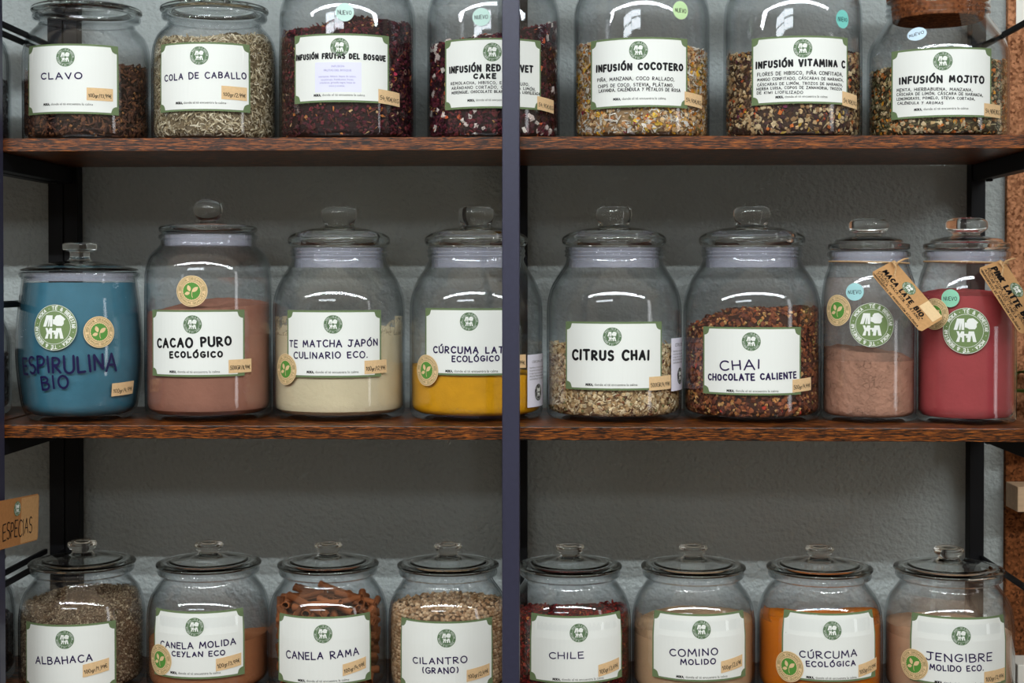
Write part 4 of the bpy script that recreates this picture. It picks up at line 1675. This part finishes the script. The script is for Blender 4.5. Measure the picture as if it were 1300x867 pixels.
def paper_tag(jar, A, B, D, yA, yB, yD, label, lines, logo_uv, price_uv, neck_y):
    a, b, d = P(A[0], A[1], yA), P(B[0], B[1], yB), P(D[0], D[1], yD)
    root = empty('paper_tag', a)
    tag(root, label, 'tag', 'kraft tags tied to the two slim jars')
    u = (d - a)
    v = (b - a)
    Lu, Lv = u.length, v.length
    v = (v - u.normalized() * v.dot(u.normalized()))
    pl = Plane((0, 0, 0), u, v)
    # card with cut corners, thickness
    c = .10 * Lv
    pts = [(0, c), (c, 0), (Lu - c * .7, 0), (Lu, c * .7), (Lu, Lv - c * .7), (Lu - c * .7, Lv), (c, Lv), (0, Lv - c)]
    V = [pl.at(p[0], p[1], 0) for p in pts] + [pl.at(p[0], p[1], -.0005) for p in pts]
    n = len(pts)
    Fc = [tuple(range(n)), tuple(range(2 * n - 1, n - 1, -1))] + [((i + 1) % n, i, n + i, n + (i + 1) % n) for i in range(n)]
    card = link('card', V, Fc, M['kraft'], root)
    for i, (t, x0, x1, y0, cap, pen) in enumerate(lines):
        lettering('tag_lettering', t, pl, x0 * Lu, y0 * Lv, x1 * Lu, (y0 - .01) * Lv, cap * Lv, pen * Lv, .0002, M['ink_black'], card, seed=i)
    emblem(pl, logo_uv[0] * Lu, logo_uv[1] * Lv, .2 * Lv, .0002, card, M['emblem_green'])
    p = price_uv
    st = sheet('price_sticker', pl, p[0] * Lu, p[1] * Lu, p[2] * Lv, p[3] * Lv, .0005, M['leaf_tan'], card, cols=3)
    # twine: loop round the neck, knot and loose ends
    rn = jar['surf']
    zn = P(jar['cx'], neck_y, jar['Y']).z
    r = rn.r(zn - jar['z0']) + .0012
    cen = Vector((jar['x'], jar['Y'], zn)) - a
    pts = []
    for i in range(49):
        t = 2 * math.pi * i / 48
        pts.append(cen + Vector((r * math.sin(t), -r * math.cos(t), -.0015 * math.sin(t))))
    v1, f1 = tube_mesh(pts, .0010, 6, False)
    link('twine_loop', v1, f1, M['twine'], root, smooth=True)
    hole = pl.at(.09 * Lu, .80 * Lv, 0)
    th = math.atan2(hole.x - cen.x, -(hole.y - cen.y))
    kn = cen + Vector((r * math.sin(th), -r * math.cos(th), 0)) + Vector((0, -.003, 0))
    mid = (kn + hole) / 2 + Vector((0, -.004, .001))
    parts = [([kn, mid, hole + pl.n * .0015, hole - pl.n * .0015], .0011), ([hole + pl.n * .001, (kn + hole) / 2 + Vector((.006, -.007, .004)), kn + Vector((.016, -.006, .004)), kn + Vector((.022, -.006, .005))], [.0013, .0016, .0013, .0008]),
             ([kn + Vector((.001, -.005, 0)), kn + Vector((.004, -.010, -.008)), kn + Vector((.001, -.012, -.019)), kn + Vector((.003, -.012, -.024))], [.0014, .0013, .0015, .0009])]
    V, Fc = [], []
    for pp, rr in parts:
        v2, f2 = tube_mesh(pp, rr, 6)
        Fc += [tuple(len(V) + i for i in q) for q in f2]
        V += v2
    bv, bf = ball(.0032, 1)
    Fc += [tuple(len(V) + i for i in q) for q in bf]
    V += [Vector(p) + kn + Vector((.002, -.004, -.001)) for p in bv]
    link('twine_knot', V, Fc, M['twine'], root, smooth=True)


paper_tag(JM, (1105, 346.5), (1136.5, 332), (1168.5, 421.5), .044, .074, .012, 'kraft paper tag reading MACA LATE BIO tied to the beige powder jar',
          [('MACA LATE BIO.', .07, .86, .38, .15, .048), ('CACAO, MACA 22%, PLÁTANO,', .04, .86, .24, .085, .016), ('CANELA', .05, .26, .135, .075, .016),
           ('*INGREDIENTES DE PRODUCCIÓN ECOLÓGICA', .03, .92, .035, .062, .015)], (.43, .73), (.70, .97, .58, .985), 333)
paper_tag(JP, (1241, 341), (1276, 333.5), (1295.5, 424.5), .030, .062, .000, 'kraft paper tag reading PINK LATTE tied to the pink powder jar at right edge',
          [('PINK LATTE BIO', .07, .90, .43, .19, .055), ('REMOLACHA, LECHE DE COCO,', .05, .92, .30, .085, .016), ('AZÚCAR DE COCO, CANELA', .05, .78, .18, .080, .016),
           ('*INGREDIENTES DE PRODUCCIÓN ECOLÓGICA', .03, .94, .05, .070, .016)], (.45, .79), (.70, .97, .68, .985), 333)

# ================================================================== LOWER BOARD
def low(cx, hw, label):
    return make_jar('low', cx, hw, .140, Z3, label, GB)


j = low(103, 78, 'squat lidded jar of grey brown herb labelled ALBAHACA, leftmost on the lower board')
paper_label(j, (33.4, 793, 147.3, 879), (82.2, 812),
            [('ALBAHACA', 46.5, 117, 841.6, 838.4, 10.2, 1.8, 'ink_violet')], (52, 118, 873))
price(j, 105, 839.5, 138, 855.5, '100gr/1,79€', .16, 4.6)
pieces(j, 'dried_basil', 'grey brown crumbled basil nearly filling the ALBAHACA jar', 'dried herb', lev(j, 764, 790, 752, 740),
       [('flake', .0016, 6, [C(150, 128, 102), C(126, 104, 82), C(172, 152, 124), C(98, 78, 60)]), ('flake', .0022, 1, [C(186, 168, 138), C(120, 98, 72)])],
       C(116, 94, 72), 7600, 6500, seed=31)

j = low(264, 77.6, 'squat lidded jar of cinnamon powder labelled CANELA MOLIDA CEYLAN ECO')
paper_label(j, (196.2, 776.4, 310.3, 862), (247, 796),
            [('CANELA MOLIDA', 205, 298.5, 820.6, 817, 8.6, 1.7, 'ink_violet'), ('CEYLAN ECO', 219, 285, 832.2, 830.6, 7.2, 1.7, 'ink_violet')], (217, 280, 854.4))
price(j, 274, 832.6, 305.8, 848.4, '100gr/3,99€', .12, 4.6)
u, v = j['surf'].hit(203.8, 837)
leaf_sticker(j, u, v, 19 * j['k'], .0015)
o = powder(j, 'ground_cinnamon', 'warm brown ground cinnamon in the CANELA MOLIDA jar', C(158, 102, 68), lev(j, 806, 822, 800, 798), lump=.0016, seed=32, var=.06)

j = low(416, 75.6, 'squat lidded jar of cinnamon sticks labelled CANELA RAMA')
paper_label(j, (353.8, 783, 470.7, 870), (410, 804.6),
            [('CANELA RAMA', 364.5, 454.5, 834.6, 830.4, 10.2, 1.8, 'ink_violet')], (379, 443, 864.4))
price(j, 434.8, 838.6, 464, 853.4, '100gr/4,99€', .18, 4.6)
JC = j

j = low(568.6, 76, 'squat lidded jar of coriander seeds labelled CILANTRO GRANO, left of the centre post')
paper_label(j, (509, 789, 625.2, 877), (566.9, 810.2),
            [('CILANTRO', 525, 592.5, 841.4, 840, 9.2, 1.7, 'ink_violet'), ('(GRANO)', 537, 581.5, 853.6, 853.4, 8.4, 1.7, 'ink_violet')], (534, 600, 871))
price(j, 592.2, 846.6, 620.8, 861.6, '100gr/2,49€', .12, 4.6)
pieces(j, 'coriander_seeds', 'pale brown round coriander seeds in the CILANTRO jar', 'seeds', lev(j, 768, 790, 764, 752),
       [('ball', .0029, 1, [C(196, 162, 124), C(180, 144, 106), C(208, 178, 142), C(164, 126, 90)])],
       C(96, 72, 50), 0, 900, seed=33, mat='seed', layered=.0056, sector=1.75, lump=.002)

j = low(724, 77.6, 'squat lidded jar of red chili flakes labelled CHILE, right of the centre post')
paper_label(j, (673, 782, 789.2, 868), (734.9, 803.4),
            [('CHILE', 698, 740.5, 835.2, 835, 8.8, 1.6, 'ink_violet')], (702, 766, 863))
price(j, 759.2, 839.6, 785, 854.6, '100gr/3,69€', .14, 4.6)
pieces(j, 'chili_flakes', 'dark red chili flakes in the CHILE jar', 'spice', lev(j, 776, 788, 770, 768),
       [('flake', .0030, 6, [C(120, 22, 22), C(94, 16, 18), C(146, 34, 26), C(74, 14, 16)]), ('flake', .0022, .5, [C(190, 110, 60), C(160, 60, 40)])],
       C(48, 8, 8), 2200, 1300, seed=34)

j = low(880.7, 78, 'squat lidded jar of beige powder labelled COMINO MOLIDO')
paper_label(j, (828.4, 779.6, 946.2, 865.4), (890.6, 799.3),
            [('COMINO', 851, 911, 832.4, 830.4, 10, 1.7, 'ink_violet'), ('MOLIDO', 864.5, 908, 843, 842, 8, 1.7, 'ink_violet')], (859, 923, 859.6))
price(j, 915, 835.4, 941.5, 850.4, '100gr/2,69€', .14, 4.6)
o = powder(j, 'ground_cumin', 'beige ground cumin in the COMINO MOLIDO jar', C(190, 156, 120), lev(j, 794, 800, 782, 768), lump=.003, seed=35, var=.05)
dust(j, 800, 772, dust_mat('cumin_dust', C(170, 140, 112), .46, .62, .55, (20, 20, 20)), o, (-2.2, -.5))

j = low(1041.6, 78.6, 'squat lidded jar of orange powder labelled CÚRCUMA ECOLÓGICA')
paper_label(j, (992.6, 778.6, 1111, 865.6), (1056.6, 800.4),
            [('CÚRCUMA', 1015.5, 1087, 834, 832.4, 9.8, 1.7, 'ink_violet'), ('ECOLÓGICA', 1024, 1085, 845, 844, 7.6, 1.7, 'ink_violet')], (1024, 1087, 860.4))
price(j, 1089.2, 839.6, 1111.8, 855.2, '100gr/2,99€', .14, 4.6)
u, v = j['surf'].hit(1002, 846)
leaf_sticker(j, u, v, 19 * j['k'], .0015)
o = powder(j, 'ground_turmeric', 'bright orange ground turmeric in the CÚRCUMA ECOLÓGICA jar', C(206, 112, 16), lev(j, 777, 786, 774, 774), lump=.0022, seed=36, var=.06)
dust(j, 782, 766, dust_mat('orange_dust', C(180, 96, 20), .48, .60, .8, (26, 26, 26)), o, (-2.0, 2.0))

j = low(1206, 80.5, 'squat lidded jar of tan powder labelled JENGIBRE MOLIDO ECO, rightmost on the lower board')
paper_label(j, (1155.4, 783.6, 1276.6, 871), (1220.3, 807.3),
            [('JENGIBRE', 1176.5, 1258.5, 837, 837.4, 11, 1.8, 'ink_violet'), ('MOLIDO ECO.', 1181, 1248, 849.6, 850.6, 8, 1.7, 'ink_violet')], (1187, 1250, 866.4))
price(j, 1249, 850.4, 1274.6, 866.4, '100gr/2,99€', .06, 4.6)
u, v = j['surf'].hit(1160.4, 843)
leaf_sticker(j, u, v, 19 * j['k'], .0015)
o = powder(j, 'ground_ginger', 'tan ground ginger in the JENGIBRE jar', C(192, 156, 126), lev(j, 790, 796, 800, 776), lump=.003, seed=37, var=.05, cracks=.3)
dust(j, 800, 748, dust_mat('ginger_dust', C(170, 146, 124), .36, .8, .45, (16, 16, 12)), o, (-3.1, 3.1))

# --- cinnamon sticks, each its own thing
def quill(L, r, seed):
    rng = random.Random(seed)
    sec = []
    n = 22
    for i in range(n + 1):          # double scroll cross-section
        t = i / n
        a = -2.6 + 5.2 * t
        q = abs(t - .5) * 2
        rr = r * (1 - .55 * max(0, q - .45) / .55)
        x, y = rr * math.sin(a * 1.25), rr * -math.cos(a * 1.25) + .0
        sec.append((x, y))
    th = r * .16
    V, Fc = [], []
    m = 7
    for k in range(m + 1):
        x = (k / m - .5) * L
        w = 1 + rng.uniform(-.06, .06)
        by, bz = rng.uniform(-.06, .06) * r, rng.uniform(-.06, .06) * r
        for (y, z) in sec:
            V.append((x, y * w + by, z * w + bz))
        for (y, z) in sec:
            d = math.hypot(y, z)
            f_ = max(.05, (d - th) / d)
            V.append((x, y * w * f_ + by, z * w * f_ + bz))
    s_ = n + 1
    for k in range(m):
        o, p = k * 2 * s_, (k + 1) * 2 * s_
        for i in range(n):
            Fc.append((o + i, o + i + 1, p + i + 1, p + i))
            Fc.append((o + s_ + i + 1, o + s_ + i, p + s_ + i, p + s_ + i + 1))
        Fc.append((o, p, p + s_, o + s_))
        Fc.append((p + n, o + n, o + s_ + n, p + s_ + n))
    for o, fl in ((0, False), (m * 2 * s_, True)):
        for i in range(n):
            q = (o + i, o + s_ + i, o + s_ + i + 1, o + i + 1)
            Fc.append(q if not fl else tuple(reversed(q)))
    return V, Fc


M['bark'] = principled('cinnamon_bark', C(146, 86, 50), .8, .15, var=.3, vscale=60, bump=.4, bscale=160, bdist=.0008, stretch=(.3, 1, 1))
_nt = M['bark'].node_tree
_b = [n for n in _nt.nodes if n.type == 'BSDF_PRINCIPLED'][0]
_oi = N(_nt, 'ShaderNodeObjectInfo')
_mr = N(_nt, 'ShaderNodeMapRange')
_mr.inputs[3].default_value, _mr.inputs[4].default_value = .62, 1.3
_mx = N(_nt, 'ShaderNodeMix', data_type='RGBA', blend_type='MULTIPLY')
_mx.inputs[0].default_value = 1.0
_src = _b.inputs['Base Color'].links[0].from_socket
_nt.links.new(_oi.outputs['Random'], _mr.inputs[0])
_nt.links.new(_src, _mx.inputs[6])
_nt.links.new(_mr.outputs[0], _mx.inputs[7])
_nt.links.new(_mx.outputs[2], _b.inputs['Base Color'])
protos = []
S = JC['inner']
rng = random.Random(77)
for i, L in enumerate((.062, .078, .094)):
    V, Fc = quill(L, .0062, i)
    o = link('cinnamon_stick', V, Fc, M['bark'], None, smooth=True)
    tag(o, 'curled brown cinnamon stick lying in the CANELA RAMA jar', 'cinnamon stick', 'cinnamon sticks in the jar')
    protos.append((L, o, [False]))
z = .0145
lay = 0
zmax = P(416, 758, .14).z - JC['z0']
while z < zmax:
    R = S.r(z) - .009
    ang = rng.uniform(-.6, .6) + (0 if lay % 2 else 1.1) * (1 if lay % 4 < 2 else -1)
    off = -R + .006 + rng.uniform(0, .004)
    while off < R - .004:
        half = math.sqrt(max(0, (R) ** 2 - off ** 2))
        room = 2 * half
        fit = [p for p in protos if p[0] < room - .002]
        frac = z / zmax
        if fit and (frac < .86 or rng.random() < .75):
            spots = []
            if room > .13:
                p1 = fit[0] if rng.random() < .5 else fit[min(1, len(fit) - 1)]
                p2 = protos[0]
                spots = [(p1, -half + p1[0] / 2 + .001), (p2, half - p2[0] / 2 - .001)]
            else:
                p1 = fit[-1]
                spots = [(p1, rng.uniform(-1, 1) * (room - p1[0]) / 2)]
            for (L, o, used), al in spots:
                c = o.copy() if used[0] else o
                if used[0]:
                    COL.objects.link(c)
                used[0] = True
                a2 = ang + rng.uniform(-.38, .38)
                tilt = rng.uniform(-.16, .16) if frac < .82 else rng.uniform(-.30, .30)
                ca, sa = math.cos(ang), math.sin(ang)
                cx_, cy_ = al * ca - off * sa, al * sa + off * ca
                for _ in range(30):        # keep both ends inside the glass
                    e = [(cx_ + q * L / 2 * math.cos(a2), cy_ + q * L / 2 * math.sin(a2)) for q in (-1, 1)]
                    if max(math.hypot(*p_) for p_ in e) < R + .002:
                        break
                    a2 += (ang - a2) * .12
                    cx_ *= .97
                    cy_ *= .97
                zz = max(z + rng.uniform(-.002, .003), .0150 + abs(math.sin(tilt)) * L / 2)
                c.location = (JC['x'] + cx_, JC['Y'] + cy_, JC['z0'] + zz)
                c.rotation_euler = (rng.uniform(0, 6.28), tilt, a2)
        off += .0130
    z += .0128
    lay += 1

# a few sticks standing against the glass
for th, zc_, lean in ((-1.35, .105, 1.25), (-1.05, .098, 1.1), (-.80, .104, .75), (1.15, .112, .5), (1.45, .100, 1.15), (.9, .106, -.5)):
    L, o, _u = protos[0]
    c = o.copy()
    COL.objects.link(c)
    r = S.r(zc_) - .016
    c.location = (JC['x'] + r * math.sin(th), JC['Y'] - r * math.cos(th), JC['z0'] + zc_)
    c.rotation_euler = (1.0 + th, lean, th)

# ================================================================== jars of the neighbouring unit, seen past the left posts
GN = 'jars on the neighbouring unit'
for key, cx, hw, Y, zt, lab, what in (
        ('low_upper', -69, 80, .150, Z1, 'jar of dark tea on the neighbouring unit beside the CLAVO jar', 'dark loose tea in the neighbouring jar beside the CLAVO jar'),
        ('low', -70, 80, .150, Z2, 'jar of dark tea on the neighbouring unit beside the blue powder jar', 'dark loose tea in the neighbouring jar beside the blue powder jar'),
        ('low', -66, 80, .150, Z3, 'jar of dark tea on the neighbouring unit beside the ALBAHACA jar', 'dark loose tea in the neighbouring jar beside the ALBAHACA jar')):
    j = make_jar(key, cx, hw, Y, zt, lab, GN)
    zl = j['inner'].zs.max() * .52
    pieces(j, 'dark_tea', what, 'tea', (lambda th, zl=zl: zl), [('flake', .0030, 1, [C(56, 44, 44), C(44, 34, 36), C(76, 62, 58)])], C(28, 22, 24), 1100, 250, seed=41)

# ================================================================== card sign on the left post
a, b, d = P(-7, 700, -.050), P(48, 685.3, .085), P(-7, 637.5, -.050)
root = empty('shelf_sign', a)
tag(root, 'brown kraft card reading ESPECIAS fixed to the left post', 'sign')
pl = Plane((0, 0, 0), b - a, (d - a) - (b - a).normalized() * (d - a).dot((b - a).normalized()))
Lu, Lv = (b - a).length, (d - a).length
V, Fc = [], []
c = .004
pts = [(0, 0), (Lu - c, 0), (Lu, c), (Lu, Lv - c), (Lu - c, Lv), (0, Lv)]
n = len(pts)
V = [pl.at(p[0], p[1], 0) for p in pts] + [pl.at(p[0], p[1], -.0006) for p in pts]
Fc = [tuple(range(n)), tuple(range(2 * n - 1, n - 1, -1))] + [((i + 1) % n, i, n + i, n + (i + 1) % n) for i in range(n)]
card = link('card', V, Fc, M['kraft_dark'], root)
sheet('tape_strip', pl, Lu * .58, Lu * .985, Lv * .02, Lv * .97, .0003, M['kraft'], card, cols=3)
lettering('sign_lettering', 'ESPECIAS', pl, Lu * .17, Lv * .17, Lu * .84, Lv * .20, Lv * .33, .0017, .0006, M['ink_black'], card)
emblem(pl, Lu * .48, Lv * .77, Lv * .155, .0006, card, M['emblem_green'])

# ================================================================== cork wall at the right, ledges, plant
X0 = px_x(1278, WALL_Y - .012)
PZ = P(1290, 548, WALL_Y - .012).z
v, f = box_mesh(X0, X0 + .6, WALL_Y - .012, WALL_Y - .0003, PZ, 2.35, .001)
o = link('cork_board', v, f, M['cork'])
tag(o, 'pale brown cork pinboard on the wall right of the upper boards', 'pinboard')
v, f = box_mesh(X0, X0 + .6, WALL_Y - .012, WALL_Y - .0003, .55, PZ - .001, .001)
o = link('cork_board', v, f, M['cork_dark'])
tag(o, 'dark brown cork pinboard on the wall below the pale one', 'pinboard')


def ledge(px0, ytop, ybot, y0, label, mat):
    a = P(px0, ytop, y0)
    b = P(px0, ybot, y0)
    xb = P(px0, ytop, WALL_Y - .0125).x
    a.x = b.x = xb
    o = empty('wall_ledge', (xb, y0, b.z))
    v, f = box_mesh(0, .30, 0, WALL_Y - .0125 - y0, 0, a.z - b.z, .0012)
    bo = link('wood_block', v, f, mat, o)
    tag(o, label, 'ledge')
    v, f = box_mesh(.04, .07, WALL_Y - .0165 - y0, WALL_Y - .0125 - y0, -.03, -.0002, .0004)
    link('mounting_plate', v, f, M['metal_dark'], o)
    return a, b


ledge(1277, 618, 650, .255, 'pale wooden ledge on the cork board below the middle board', M['pale_wood'])
ledge(1277, 844, 880, .255, 'pale wooden ledge on the cork board at the lower right corner', M['paper'])
a, b = ledge(1284, 541, 550, .225, 'pale wooden ledge carrying the potted plant behind the pink powder jar', M['pale_wood'])
pot = empty('potted_plant', (a.x + .055, .27, a.z + .0004))
tag(pot, 'small dark pot with green leaves at the right edge behind the pink jar', 'plant')
v, f = lathe(fillet([(0, 0), (.024, 0, .002), (.030, .028, .002), (.032, .028, .001), (.032, .034, .001), (.028, .034, .001), (.026, .026), (0, .026)]), 40)
link('pot', v, f, M['pot'], pot, smooth=True)
for i, (ang, L, lift) in enumerate(((185, .085, .022), (150, .07, .05), (230, .075, .045), (95, .03, .06), (335, .07, .05), (270, .06, .07))):
    V, Fc = [], []
    n = 12
    ca, sa = math.cos(math.radians(ang)), math.sin(math.radians(ang))
    for k in range(n + 1):
        t = k / n
        w = .013 * math.sin(math.pi * min(1, .06 + .94 * t)) ** .7 + .0006
        r = L * t
        zz = .027 + lift * math.sin(t * 2.2)
        for s_ in (-1, 0, 1):
            V.append((r * ca - s_ * w * sa, r * sa + s_ * w * ca * .8, zz + abs(s_) * w * .35))
    m = len(V)
    V += [(x, y, z - .0006) for x, y, z in V]
    for k in range(n):
        for s_ in range(2):
            q = k * 3 + s_
            Fc.append((q, q + 3, q + 4, q + 1))
            Fc.append((m + q, m + q + 1, m + q + 4, m + q + 3))
    link('leaf', V, Fc, M['plant'], pot, smooth=True)
a = P(1290, 35, WALL_Y - .0128)
v, f = box_mesh(a.x, a.x + .10, WALL_Y - .0128, WALL_Y - .0122, a.z, a.z + .14, 0)
tag(link('paper_note', v, f, M['paper']), 'white paper note pinned on the cork board, upper right corner', 'note')

# anything still parentless must be a thing or the setting
for o in list(scene.objects):
    if o.type == 'MESH' and o.parent is None and 'kind' not in o.keys() and 'category' not in o.keys():
        print('UNTAGGED', o.name)
